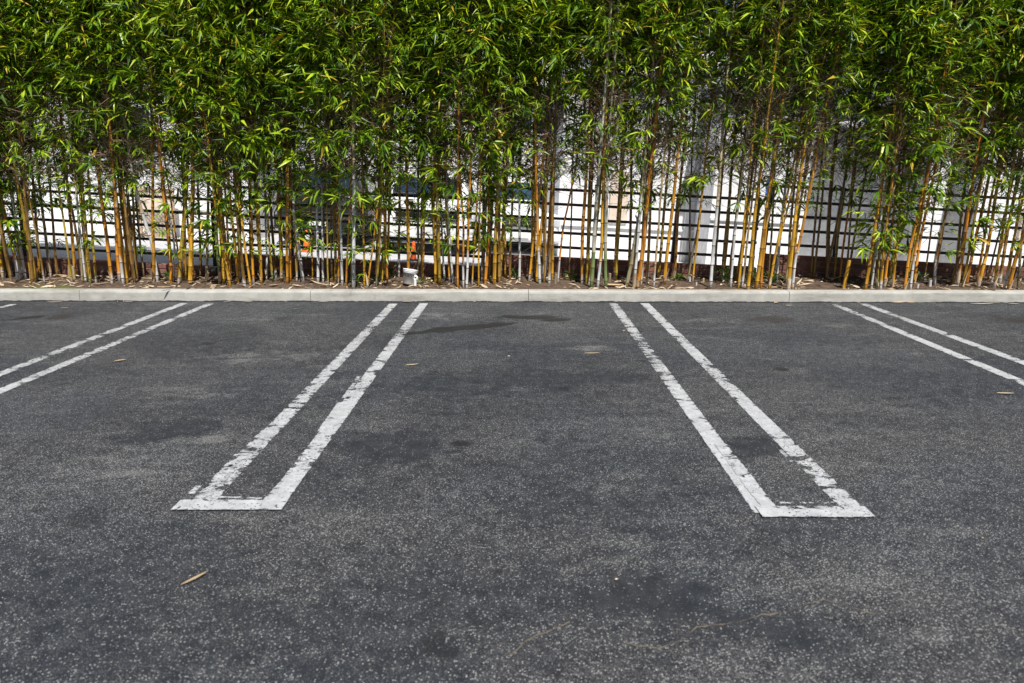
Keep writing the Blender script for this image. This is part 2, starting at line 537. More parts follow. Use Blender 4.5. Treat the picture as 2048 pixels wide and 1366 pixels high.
def tube(bm, pts, radii, seg=6, cap=True, mi=0):
    rings = []
    n = len(pts)
    for i, p in enumerate(pts):
        p = Vector(p)
        d = (Vector(pts[min(i + 1, n - 1)]) - Vector(pts[max(i - 1, 0)])).normalized()
        a = d.cross(Vector((0.13, 1, 0.07))).normalized()
        b2 = d.cross(a).normalized()
        r = radii[i] if isinstance(radii, (list, tuple)) else radii
        rings.append([bm.verts.new(p + a * (math.cos(2 * math.pi * k / seg) * r) + b2 * (math.sin(2 * math.pi * k / seg) * r)) for k in range(seg)])
    for i in range(n - 1):
        for k in range(seg):
            f = bm.faces.new((rings[i][k], rings[i + 1][k], rings[i + 1][(k + 1) % seg], rings[i][(k + 1) % seg]))
            f.material_index = mi
    if cap and seg > 2:
        bm.faces.new(rings[0]).material_index = mi
        bm.faces.new(rings[-1][::-1]).material_index = mi
    return rings


def lathe(bm, prof, seg=28, mi=0):
    rings = []
    for (r, z) in prof:
        rings.append([bm.verts.new((r * math.cos(2 * math.pi * k / seg), r * math.sin(2 * math.pi * k / seg), z)) for k in range(seg)])
    for i in range(len(prof) - 1):
        for k in range(seg):
            f = bm.faces.new((rings[i][k], rings[i][(k + 1) % seg], rings[i + 1][(k + 1) % seg], rings[i + 1][k]))
            f.material_index = mi
            f.smooth = True
    return rings


# ------------------------------------------------------------------ the setting
KERB_Y = on_z(1024, 604).y
KERB_H = 0.135
KERB_W = 0.16
BED_Y0 = KERB_Y + KERB_W
WALL_Y = 9.80
TILT = 0.050          # the yard beyond is level, the parking lot climbs to the right


def soil_z(x, y):
    t = max(0.0, min(1.0, (y - BED_Y0) / 1.0))
    return 0.118 + 0.05 * t + 0.022 * noise.noise(Vector((x * 1.7, y * 1.7, 3.1))) * min(1, t * 6) + 0.010 * noise.noise(Vector((x * 7, y * 7, 1))) * min(1, t * 6)


xs = [-60.0, -30.0, -14.0] + [-9.5 + 0.05 * i for i in range(381)] + [14.0, 30.0, 60.0]
ys = [-40.0, -10.0, -2.0, 0.5] + [1.2 + 0.03 * i for i in range(60)] + [3.0 + 0.04 * i for i in range(1, 135) if 3.0 + 0.04 * i < KERB_Y - 0.03] + [KERB_Y + 0.02]
nx = len(xs)
me = bpy.data.meshes.new('parking_lot')
me.from_pydata([(x, y, 0.0) for y in ys for x in xs], [], [(j * nx + i, j * nx + i + 1, (j + 1) * nx + i + 1, (j + 1) * nx + i) for j in range(len(ys) - 1) for i in range(nx - 1)])
me.materials.append(M['asphalt'])
fields = []
for y in ys:
    for x in xs:
        fields.append(lot_fields(x, y))
for k, nm in enumerate(('wear', 'dust', 'oil', 'brown', 'tint')):
    at_ = me.attributes.new(nm, 'FLOAT', 'POINT')
    at_.data.foreach_set('value', [f[k] for f in fields])
tag(link('parking_lot', me), 'dark worn asphalt parking lot with pale stones and oil stains', kind='structure')

# kerb: long concrete blocks with tooled joints
kerb = tag(link('kerb', None), 'pale concrete kerb between asphalt and planting bed', kind='structure')
jx = [-12.2, -8.6, -5.5, -2.6, 0.12, 3.35, 6.55, 9.6, 12.4]
for a, b_ in zip(jx[:-1], jx[1:]):
    bm = bmesh.new()
    n = int((b_ - a) / 0.12)
    prof = [(0.000, -0.08), (0.0, 0.02), (0.004, KERB_H - 0.030), (0.010, KERB_H - 0.012), (0.022, KERB_H - 0.003), (0.036, KERB_H),
            (KERB_W - 0.012, KERB_H + 0.003), (KERB_W, KERB_H - 0.006), (KERB_W, -0.08)]
    rows = []
    for i in range(n + 1):
        x = a + 0.003 + (b_ - a - 0.006) * i / n
        rows.append([bm.verts.new((x, KERB_Y + py + 0.004 * noise.noise(Vector((x * 2.2, k * 3, 0))), pz + 0.003 * noise.noise(Vector((x * 3, k, 7))))) for k, (py, pz) in enumerate(prof)])
    for i in range(n):
        for k in range(len(prof) - 1):
            bm.faces.new((rows[i][k], rows[i + 1][k], rows[i + 1][k + 1], rows[i][k + 1]))
    bm.faces.new(rows[0][::-1])
    bm.faces.new(rows[-1])
    obj('kerb_block', bm, 'kerb', kerb, smooth=False)
# ragged tar edge where the asphalt meets the kerb
bm = bmesh.new()
prev = None
for i in range(1101):
    x = -11 + i * 0.02
    h = max(0.003, 0.010 + 0.012 * noise.noise(Vector((x * 3.1, 0, 0))) + 0.008 * noise.noise(Vector((x * 17, 2, 0))))
    w = 0.03 + 0.018 * noise.noise(Vector((x * 5, 5, 0)))
    cur = [bm.verts.new((x, KERB_Y - w, 0.003)), bm.verts.new((x, KERB_Y - 0.008, h)), bm.verts.new((x, KERB_Y + 0.008, h))]
    if prev:
        for k in range(2):
            bm.faces.new((prev[k], cur[k], cur[k + 1], prev[k + 1]))
    prev = cur
tag(obj('asphalt_edge', bm, 'lip'), 'ragged tar line at the foot of the kerb', kind='structure')

# planting bed
bm = bmesh.new()
NX, NY = 480, 34
gv = []
for j in range(NY + 1):
    y = BED_Y0 - 0.002 + (WALL_Y + 0.06 - BED_Y0) * j / NY
    gv.append([bm.verts.new((-12 + 24 * i / NX, y, soil_z(-12 + 24 * i / NX, y))) for i in range(NX + 1)])
for j in range(NY):
    for i in range(NX):
        bm.faces.new((gv[j][i], gv[j][i + 1], gv[j + 1][i + 1], gv[j + 1][i]))
tag(obj('planting_bed', bm, 'soil', smooth=True), 'brown dry soil bed under the bamboo', kind='structure')


def yard_z(x):
    return -TILT * x + 0.0


bm = bmesh.new()
q = [bm.verts.new((x, y, yard_z(x) if abs(x) < 30 else yard_z(math.copysign(30, x)))) for (x, y) in
     ((-80, WALL_Y + 0.1), (-30, WALL_Y + 0.1), (30, WALL_Y + 0.1), (80, WALL_Y + 0.1), (80, 200), (30, 200), (-30, 200), (-80, 200))]
for f in ((0, 1, 6, 7), (1, 2, 5, 6), (2, 3, 4, 5)):
    bm.faces.new([q[i] for i in f])
tag(obj('yard_pavement', bm, 'yard'), 'sunlit grey concrete yard behind the fence', kind='structure')

# ------------------------------------------------------------------ parking stripes
STRIPE_N = ['left neighbouring stall', 'left of the middle stall', 'right of the middle stall', 'right neighbouring stall']


def stripe(parent, a, b_, w, name='stripe', z=0.004, extra=0.05):
    d = b_ - a
    L = d.length
    bm = bmesh.new()
    hw = w / 2 + extra
    n = max(2, int(L / 0.25))
    vr = [[bm.verts.new((sx * hw, L * i / n, 0)) for sx in (-1, 1)] for i in range(n + 1)]
    for i in range(n):
        bm.faces.new((vr[i][0], vr[i][1], vr[i + 1][1], vr[i + 1][0]))
    o = obj(name, bm, 'paint', parent)
    o.location = (a.x, a.y, z)
    o.rotation_euler = (0, 0, math.atan2(-d.x, d.y))
    o['half_width'] = w / 2
    return o


def hairpin(label, strokes, bar=None, old=()):
    t = thing('parking_marking', label, 'road marking', (0, 0, 0), group='double white stall markings')
    for (x0, y0, x1, y1, w, zz) in strokes:
        stripe(t, on_z(x0, y0), on_z(x1, y1), w, 'stripe', zz)
    if bar:
        x0, y0, x1, y1, w, zz = bar
        stripe(t, on_z(x0, y0), on_z(x1, y1), w, 'end_bar', zz, 0.03)
    for (x0, y0, x1, y1, w) in old:
        stripe(t, on_z(x0, y0), on_z(x1, y1), w, 'old_paint', 0.002, 0.02)
    return t


hairpin('worn double white stripe left of the middle stall, closed by a bar in front',
        [(787, 608, 400, 1012, 0.104, 0.004), (848, 607, 545, 1012, 0.104, 0.004), (536, 862, 392, 1010, 0.07, 0.007)],
        (352, 1013, 570, 1013, 0.100, 0.010), [(428, 994, 524, 997, 0.016), (398, 972, 382, 988, 0.03), (478, 905, 428, 958, 0.022), (568, 960, 530, 1000, 0.02), (680, 805, 640, 862, 0.03), (719, 752, 688, 796, 0.028)])
hairpin('worn double white stripe right of the middle stall, closed by a bar in front',
        [(1226, 607, 1533, 1028, 0.106, 0.004), (1289, 607, 1712, 1026, 0.106, 0.004), (1440, 890, 1540, 1020, 0.07, 0.007)],
        (1517, 1026, 1740, 1027, 0.105, 0.010), [(1560, 1006, 1690, 1006, 0.014), (1480, 980, 1502, 1010, 0.02), (1560, 900, 1600, 940, 0.02), (1640, 960, 1668, 990, 0.022)])
hairpin('flaking double white stripe at the far left, cut by the left photo edge',
        [(368, 607, -420, 911, 0.098, 0.004), (420, 608, -300, 908, 0.098, 0.004)])
hairpin('flaking double white stripe at the far right, cut by the right photo edge',
        [(1668, 609, 2420, 921, 0.102, 0.004), (1726, 608, 2560, 915, 0.102, 0.004)])
t = thing('parking_marking', 'short end of a white stripe at the kerb in the top left of the asphalt', 'road marking', group='double white stall markings')
stripe(t, on_z(28, 609), on_z(-900, 830), 0.09)

# old crack in the asphalt near the camera
def crack(pts, w):
    bm = bmesh.new()
    prev = None
    P = [on_z(*p) for p in pts]
    for i in range(len(P) - 1):
        for k in range(14):
            p = P[i].lerp(P[i + 1], k / 14)
            j = noise.noise(p * 6.0) * 0.03 + noise.noise(p * 24.0) * 0.014
            ww = max(0.0008, w * (0.45 + 0.9 * noise.noise(p * 11.0) + 0.4 * noise.noise(p * 40)))
            cur = [bm.verts.new((p.x, p.y + j - ww, 0.0025)), bm.verts.new((p.x, p.y + j + ww, 0.0025))]
            if prev:
                bm.faces.new((prev[0], cur[0], cur[1], prev[1]))
            prev = cur
    return bm


tag(obj('asphalt_crack', crack([(1010, 1312), (1060, 1285), (1145, 1238)], 0.005), 'crack'), 'thin tan crack in the asphalt at the bottom centre', kind='structure')
tag(obj('asphalt_crack', crack([(1255, 1290), (1320, 1298), (1390, 1262), (1460, 1245), (1540, 1228), (1650, 1205), (1760, 1232)], 0.006), 'crack'), 'long tan crack in the asphalt at the bottom right', kind='structure')

# ------------------------------------------------------------------ brick wall + rail fence, in level steps
SEC = [(-11.85, 'outermost left'), (-8.05, 'left'), (-4.24, 'centre-left'), (-0.45, 'centre-right'), (3.41, 'right'), (7.22, 'outermost right')]
SEC_L = 3.78
BRK_L, BRK_H, JT = 0.218, 0.062, 0.011
brick_me = {}


def brick_mesh(k):
    if k not in brick_me:
        bm = bmesh.new()
        rr = random.Random(k)
        L = BRK_L if k < 4 else BRK_L / 2 - JT / 2
        box(bm, 0, L, 0, 0.095, 0, BRK_H)
        bmesh.ops.bevel(bm, geom=bm.edges[:], offset=0.005, segments=1, affect='EDGES')
        for v in bm.verts:
            v.co += Vector((rr.uniform(-1, 1), rr.uniform(-1, 1), rr.uniform(-1, 1))) * 0.0018
        me = bpy.data.meshes.new('brick')
        bm.to_mesh(me)
        bm.free()
        me.materials.append(M['brick'])
        brick_me[k] = me
    return brick_me[k]


wall_names = {'outermost left': 'low red-brown brick wall beyond the left photo edge', 'left': 'low red-brown brick wall section at the far left behind the bamboo',
              'centre-left': 'low red-brown brick wall section behind the white pail', 'centre-right': 'low red-brown brick wall section right of centre behind thick golden bamboo',
              'right': 'low dark brick wall section at the far right behind the bamboo', 'outermost right': 'low red-brown brick wall beyond the right photo edge'}
fence_names = {'outermost left': 'black metal rail fence beyond the left photo edge', 'left': 'black metal rail fence section at the far left',
               'centre-left': 'black metal rail fence section in front of the white car with a number plate', 'centre-right': 'black metal rail fence section right of centre, most open to view',
               'right': 'black metal rail fence section at the far right', 'outermost right': 'black metal rail fence beyond the right photo edge'}
for (x0, nm) in SEC:
    ztop = 0.478
    inner = not nm.startswith('outermost')
    w = thing('brick_wall', wall_names[nm], 'brick wall', (x0, WALL_Y, ztop), (0, TILT, 0), 'stepped brick wall sections')
    bbox_obj('mortar', (0, SEC_L, 0.010, 0.17, -0.55, -0.006), 'mortar', w)
    courses = 4 if inner else 4
    if not inner:
        bmj = bmesh.new()
    for c in range(courses):
        z = -(c + 1) * (BRK_H + JT) + JT
        x = 0.0 if c % 2 == 0 else -0.0
        first = c % 2 == 1
        while x < SEC_L - 0.1:
            k = random.randrange(4)
            if first:
                k = 4
                first = False
            L = BRK_L if k < 4 else BRK_L / 2 - JT / 2
            if x + L > SEC_L + 0.02:
                break
            px_ = x0 + x
            if inner and -7.7 < px_ < 7.5:
                # the lower courses run into the soil towards the right end of a step
                zb = ztop - TILT * (x + 0.1) + z + BRK_H
                if zb > soil_z(px_, WALL_Y) + 0.004:
                    o = link('brick', brick_mesh(k), w)
                    o.location = (x, random.uniform(-0.004, 0.004), z)
            elif not inner:
                box(bmj, x, x + L, 0, 0.095, z, z + BRK_H)
            x += L + JT
    if not inner:
        tag(obj('bricks', bmj, 'brick', w), kind='stuff')
    # fence
    fz = thing('metal_fence', fence_names[nm], 'fence', (x0, WALL_Y + 0.09, ztop), (0, TILT, 0), 'stepped black fence sections')
    for rz in (0.135, 0.335, 0.53, 0.727, 0.925):
        bbox_obj('rail', (0.02, SEC_L - 0.02, -0.014, 0.014, rz - 0.019, rz + 0.019), 'black_metal', fz)
    for pxx in (0.03, 1.02 if nm != 'centre-right' else 2.62, SEC_L - 0.05):
        bbox_obj('post', (pxx - 0.026, pxx + 0.026, 0.0145, 0.066, -0.006, 0.955), 'black_metal', fz)
        bbox_obj('base_plate', (pxx - 0.05, pxx + 0.05, 0.016, 0.075, -0.012, 0.0), 'black_metal', fz)

# ------------------------------------------------------------------ buildings in the yard
def slab(parent, name, mat, x0, x1, y0, y1, z0, z1, bev=0.0):
    return bbox_obj(name, (x0, x1, y0, y1, z0, z1), mat, parent, bev)


def window(parent, x0, x1, z0, z1, y, frame='stucco2', glass='glass', mullions=1):
    f = bmesh.new()
    t_ = 0.05
    box(f, x0 - t_, x1 + t_, y - 0.05, y, z1, z1 + t_)
    box(f, x0 - t_, x1 + t_, y - 0.08, y, z0 - t_, z0)
    box(f, x0 - t_, x0, y - 0.05, y, z0, z1)
    box(f, x1, x1 + t_, y - 0.05, y, z0, z1)
    for k in range(mullions):
        xm = x0 + (x1 - x0) * (k + 1) / (mullions + 1)
        box(f, xm - 0.02, xm + 0.02, y - 0.04, y, z0, z1)
    wn_ = obj('window', f, frame, parent)
    slab(wn_, 'pane', glass, x0, x1, y - 0.02, y - 0.004, z0, z1)
    return wn_


# long white building at the back left
bl = thing('white_building', 'long white stucco building across the yard, behind the left and centre bamboo', 'building', (-7.0, 19.0, yard_z(-7.0)), (0, TILT, 0))
slab(bl, 'wall', 'stucco', -12.0, 12.6, 0, 8.0, -1.2, 4.6)
slab(bl, 'parapet', 'stucco2', -12.1, 12.7, -0.12, 0.4, 4.6, 4.9)
slab(bl, 'wing', 'stucco2', -12.0, 1.5, -4.6, -0.002, -1.2, 3.6)
slab(bl, 'wing_coping', 'stucco', -12.05, 1.55, -4.66, -0.002, 3.6, 3.72)
slab(bl, 'ledge', 'stucco', -12.0, 1.5, -4.64, -4.6, 0.55, 0.6)
window(bl, -1.5, -0.4, 1.5, 2.5, -4.6)
for (xa, xb) in ((2.6, 3.6), (6.5, 7.9)):
    window(bl, xa, xb, 2.7, 3.8, 0.0)
slab(bl, 'trim', 'stucco2', -12.05, 12.65, -0.04, 0.0, 2.15, 2.23)

# middle white block with a beige panel and a corner pier coloured grey for shade
bc = thing('white_building', 'white building right of the parked cars, with a beige panel and shade-grey corner', 'building', (0.75, 14.6, yard_z(0.75)), (0, TILT, 0))
slab(bc, 'wall', 'stucco2', 0.0, 3.1, 0, 6.0, -1.0, 3.4)
slab(bc, 'shade_pier', 'grey', -0.30, -0.002, -0.12, 0.3, -0.6, 3.2)  # grey colour stands in for the shadow on the wall edge
slab(bc, 'panel', 'beige', 1.05, 1.42, -0.04, 0.0, 0.72, 1.75)
slab(bc, 'ledge', 'stucco', 0.05, 3.1, -0.05, 0.0, 0.62, 0.66)
slab(bc, 'roof_edge', 'grey', -0.35, 3.1, -0.12, 0.2, 3.4, 3.62)
slab(bc, 'downpipe', 'stucco', 2.6, 2.68, -0.08, 0.0, -0.3, 3.38)

# near white building at the right with a covered bay
br = thing('white_building', 'near white building with a roofed bay and square pillars at the far right', 'building', (3.55, 13.4, yard_z(3.55)), (0, TILT, 0))
slab(br, 'back_wall', 'stucco2', 0.0, 8.5, 1.7, 6.0, -0.8, 3.1)
slab(br, 'front_wall', 'stucco2', 0.0, 1.75, 0.0, 1.7, -0.8, 3.1)
slab(br, 'front_wall', 'stucco', 5.05, 8.5, 0.15, 1.7, -0.8, 3.1)
slab(br, 'pillar', 'stucco', 3.95, 4.32, 0.0, 0.35, -0.8, 2.75)
slab(br, 'roof', 'grey', -0.1, 8.8, -0.15, 1.9, 3.1, 3.3)
slab(br, 'beam', 'stucco2', 1.75, 5.05, 0.02, 0.3, 2.75, 3.1)
slab(br, 'ledge', 'stucco', 0.0, 1.7, -0.04, 0.0, 0.93, 0.97)
slab(br, 'sign_panel', 'blue_sign', 0.98, 1.12, -0.045, -0.0, 1.45, 1.75)
slab(br, 'ledge', 'stucco', 1.76, 5.0, 1.62, 1.7, 0.93, 0.98)
slab(br, 'vent', 'beige', 5.9, 6.3, 0.09, 0.15, 0.85, 1.35)

# tan lattice screen standing in the yard on the left
lp = on_y(315, 462, 14.1)
lt = thing('lattice_screen', 'tan wooden lattice screen seen through the left bamboo', 'screen', (lp.x, 14.1, yard_z(lp.x)), (0, TILT, 0))
lt.scale = (0.72, 0.72, 0.8)
slab(lt, 'frame', 'tan_wood', -0.5, 0.5, -0.03, 0.03, 0.0, 0.08)
slab(lt, 'frame', 'tan_wood', -0.5, 0.5, -0.03, 0.03, 1.12, 1.2)
slab(lt, 'frame', 'tan_wood', -0.5, -0.43, -0.03, 0.03, 0.08, 1.12)
slab(lt, 'frame', 'tan_wood', 0.43, 0.5, -0.03, 0.03, 0.08, 1.12)
slab(lt, 'panel', 'beige', -0.43, 0.43, -0.01, 0.02, 0.62, 1.12)
for k in range(-5, 10):
    for sgn in (-1, 1):
        bm = bmesh.new()
        xa = -0.43 + k * 0.1
        za, zb = 0.08, 0.62
        xb = xa + (zb - za) * 0.9
        def cl(x, z):
            return x, z
        # clip to the frame
        pts = []
        for s in (0.0, 1.0):
            pts.append((xa + (xb - xa) * s, za + (zb - za) * s))
        (x_0, z_0), (x_1, z_1) = pts
        if x_0 < -0.43:
            f_ = (-0.43 - x_0) / (x_1 - x_0)
            x_0, z_0 = -0.43, z_0 + (z_1 - z_0) * f_
        if x_1 > 0.43:
            f_ = (0.43 - x_0) / (x_1 - x_0)
            x_1, z_1 = 0.43, z_0 + (z_1 - z_0) * f_
        if x_1 - x_0 < 0.05 or z_0 > 0.6:
            bm.free()
            continue
        tube(bm, [(sgn * x_0, 0.006 * sgn, z_0), (sgn * x_1, 0.006 * sgn, z_1)], 0.011, 4)
        obj('slat', bm, 'tan_wood', lt)


# ------------------------------------------------------------------ cars
def make_car(name, label, X, Y, rotz, paint, W=1.8, H=1.62, L=4.5, grille=False, glass='glass'):
    """local: +y points away from the end we look at (y=0 is the near bumper)"""
    t = thing(name, label, 'car', (X, Y, yard_z(X)), (0, TILT, rotz), 'cars parked in the yard')
    # stations: y, half width at sill, belt, roof, z of belt, z of top
    if grille:      # we look at the front: bonnet first
        st = [(0.0, .74, .70, .60, .62, .70), (0.12, .82, .80, .70, .74, .86), (0.95, .87, .86, .78, .92, 1.0), (1.15, .88, .87, .76, .94, 1.04),
              (1.95, .89, .87, .66, .97, H - 0.03), (2.6, .89, .87, .66, .98, H), (4.0, .88, .86, .62, .98, H - 0.05), (4.5, .82, .80, .60, .94, 1.05)]
    else:
        st = [(0.0, .80, .79, .70, .92, 1.0), (0.10, .86, .85, .72, .96, 1.06), (0.42, .88, .87, .66, .98, H - 0.05), (0.9, .89, .88, .67, .98, H), (2.3, .89, .88, .67, .98, H),
              (3.0, .89, .87, .76, .96, 1.06), (4.1, .84, .82, .72, .84, .92), (4.5, .74, .70, .60, .62, .70)]
    k = W / 1.8
    bm = bmesh.new()
    rings = []
    for (y, a, b2, c, zb, zt) in st:
        pts = [(-a * k * .96, .26), (-a * k, .5), (-b2 * k, zb), (-c * k, zt - .05), (-c * k * .82, zt), (c * k * .82, zt), (c * k, zt - .05), (b2 * k, zb), (a * k, .5), (a * k * .96, .26)]
        rings.append([bm.verts.new((x, y, z)) for x, z in pts])
    for i in range(len(st) - 1):
        for j in range(9):
            bm.faces.new((rings[i][j], rings[i][j + 1], rings[i + 1][j + 1], rings[i + 1][j]))
        bm.faces.new((rings[i][9], rings[i][0], rings[i + 1][0], rings[i + 1][9]))
    bm.faces.new(rings[0][::-1])
    bm.faces.new(rings[-1])
    bmesh.ops.bevel(bm, geom=bm.edges[:], offset=0.025, segments=2, affect='EDGES', profile=0.7)
    bmesh.ops.recalc_face_normals(bm, faces=bm.faces[:])
    obj('body', bm, paint, t, smooth=True)

    def quad(nm, pts, mat, off=(0, -0.012, 0.006), par=t):
        bm = bmesh.new()
        o1 = [bm.verts.new(Vector(p) + Vector(off)) for p in pts]
        o2 = [bm.verts.new(Vector(p) - Vector(off)) for p in pts]
        bm.faces.new(o1)
        bm.faces.new(o2[::-1])
        n = len(pts)
        for i in range(n):
            bm.faces.new((o1[i], o2[i], o2[(i + 1) % n], o1[(i + 1) % n]))
        bmesh.ops.recalc_face_normals(bm, faces=bm.faces[:])
        return obj(nm, bm, mat, par)
    if grille:
        quad('windscreen', [(-.70 * k, 1.22, 1.06), (.70 * k, 1.22, 1.06), (.57 * k, 1.86, H - .10), (-.57 * k, 1.86, H - .10)], glass, (0, -0.03, 0.03))
        for s in (-1, 1):
            quad('side_window', [(s * .875 * k, 1.4, 1.0), (s * .885 * k, 3.7, 1.02), (s * .72 * k, 3.5, H - .12), (s * .72 * k, 2.0, H - .12)], glass, (0.02 * s, 0, 0.006))
            h = bbox_obj('headlight', (s * .62 * k - .17, s * .62 * k + .17, -0.02, 0.08, .60, .74), 'clear_lamp', t, 0.02)
            mr = bbox_obj('mirror', (s * 1.0 * k - .09, s * 1.0 * k + .09, 1.45, 1.55, .98, 1.10), 'car_dark', t, 0.02)
        for zz in (0.58, 0.65, 0.72):
            bbox_obj('grille_slat', (-.34, .34, -0.035, 0.02, zz - .018, zz + .018), 'black_metal', t)
        bp = bbox_obj('bumper', (-.84 * k, .84 * k, -0.09, 0.16, .30, .50), paint, t, 0.03)
        pl = bbox_obj('number_plate', (-.16, .16, -0.115, -0.092, .35, .45), 'plate', t)
    else:
        quad('rear_window', [(-.62 * k, .10, 1.12), (.62 * k, .10, 1.12), (.55 * k, .36, H - .14), (-.55 * k, .36, H - .14)], 'blue_glass' if glass == 'blue_glass' else 'glass', (0, -0.045, 0.03))
        for s in (-1, 1):
            quad('side_window', [(s * .88 * k, .6, 1.0), (s * .88 * k, 3.0, 1.0), (s * .74 * k, 2.4, H - .12), (s * .74 * k, .7, H - .12)], glass, (0.02 * s, 0, 0.006))
            bbox_obj('tail_light', (s * .78 * k - .05, s * .78 * k + .05, -0.02, 0.06, .74, .92), 'red_lamp', t, 0.015)
            bbox_obj('mirror', (s * 1.0 * k - .09, s * 1.0 * k + .09, 2.85, 2.95, .98, 1.10), 'car_dark', t, 0.02)
        bbox_obj('dark_band', (-.55 * k, .55 * k, -0.012, 0.03, .70, .80), 'black_metal', t)  # black bar set slightly proud of the tailgate
        bbox_obj('trim_strip', (-.6 * k, .6 * k, -0.03, 0.02, .655, .69), 'chrome', t)
        bp = bbox_obj('bumper', (-.86 * k, .86 * k, -0.12, 0.16, .32, .60), paint, t, 0.04)
        pl = bbox_obj('number_plate', (-.17, .17, -0.145, -0.122, .42, .55), 'plate', t)
        bbox_obj('lower_trim', (-.78 * k, .78 * k, -0.10, 0.10, .235, .315), 'chrome', t, 0.01)
    for yy in (0.85, 3.65):
        for s in (-1, 1):
            bm = bmesh.new()
            lathe(bm, [(0.20, -0.1), (0.30, -0.1), (0.33, -0.07), (0.33, 0.07), (0.30, 0.1), (0.20, 0.1)], 24)
            bmesh.ops.rotate(bm, verts=bm.verts, matrix=Matrix.Rotation(math.pi / 2, 3, 'Y'))
            wl = obj('wheel', bm, 'rubber', t)
            wl.location = (s * .80 * k, yy, .33)
            bm = bmesh.new()
            lathe(bm, [(0.001, -0.06), (0.08, -0.08), (0.2, -0.05), (0.205, 0.05), (0.08, 0.08), (0.001, 0.06)], 20)
            bmesh.ops.rotate(bm, verts=bm.verts, matrix=Matrix.Rotation(math.pi / 2, 3, 'Y'))
            obj('rim', bm, 'chrome', wl)
    return t


p = on_y(850, 500, 13.3)
make_car('parked_car', 'white car seen from behind with number plate and orange cone by its bumper', p.x, 13.3, R(2), 'car_white', W=1.86, H=1.55)
p = on_y(1040, 500, 14.3)
make_car('parked_car', 'white car facing the fence with blue windscreen and dark grille slats', p.x, 14.3, R(-3), 'car_white', grille=True, W=1.75, H=1.5, glass='blue_glass')
p = on_y(640, 500, 13.9)
make_car('parked_car', 'dark car in shade behind the striped orange cone', p.x, 13.9, R(3), 'car_dark', W=1.8, H=1.5)


def cone(label, px, Y, h, collar):
    X = on_y(px, 500, Y).x
    t = thing('traffic_cone', label, 'traffic cone', (X, Y, yard_z(X)), (0, TILT, 0), 'orange traffic cones')
    bbox_obj('base', (-h * .27, h * .27, -h * .27, h * .27, 0, h * .05), 'cone' if collar else 'rubber', t, h * 0.015)
    bm = bmesh.new()
    lathe(bm, [(h * .2, h * .05), (h * .185, h * .09), (h * .075, h * .97), (h * .06, h), (h * .03, h), (h * .03, h * .9)], 24)
    obj('shell', bm, 'cone', t)
    if collar:
        bm = bmesh.new()
        f = lambda z: h * (.185 - (.185 - .075) * (z - .09) / .88) + 0.004
        lathe(bm, [(f(.58), h * .58), (f(.80), h * .80)], 24)
        obj('collar', bm, 'cone_white', t)
    return t


cone('small plain orange cone by the bumper of the white car with a number plate', 826, 12.45, 0.33, False)
cone('taller orange cone with white collar in front of the dark car', 614, 12.9, 0.40, True)

# ------------------------------------------------------------------ bamboo: leaf, spray, foliage meshes
def leaf_pts(L, W, droop, fold, coarse=False):
    """one lanceolate leaf along +x, bending down; returns verts and faces"""
    prof = [(0.0, 0.10), (0.22, 0.95), (0.58, 0.85), (1.0, 0.0)]
    v, f = [], []
    if coarse:
        hw = W * 0.5
        zm = -L * droop * 0.1
        return [(0, 0, 0), (L * .38, -hw, zm + fold * hw), (L * .38, 0, zm), (L * .38, hw, zm + fold * hw), (L * (1 - .12 * droop), 0, -L * droop * .5)], [(0, 1, 2), (0, 2, 3), (1, 4, 2), (2, 4, 3)]
    for i, (t_, w_) in enumerate(prof):
        x = L * t_ * (1 - 0.12 * t_ * droop)
        z = -L * droop * t_ * t_ * 0.55
        hw = W * w_ * 0.5
        if i == len(prof) - 1:
            v.append((x, 0, z))
        else:
            v += [(x, -hw, z + fold * hw), (x, 0, z), (x, hw, z + fold * hw)]
    for i in range(2):
        a = i * 3
        f += [(a, a + 3, a + 4, a + 1), (a + 1, a + 4, a + 5, a + 2)]
    f += [(6, 9, 7), (7, 9, 8)]
    return v, f


def orient(d, roll, up=Vector((0, 0, 1))):
    d = d.normalized()
    s = up.cross(d)
    if s.length < 0.05:
        s = Vector((0, 1, 0)).cross(d)
    s.normalize()
    u = d.cross(s).normalized()
    m = Matrix((d, s, u)).transposed()
    return m @ Matrix.Rotation(roll, 3, 'X')


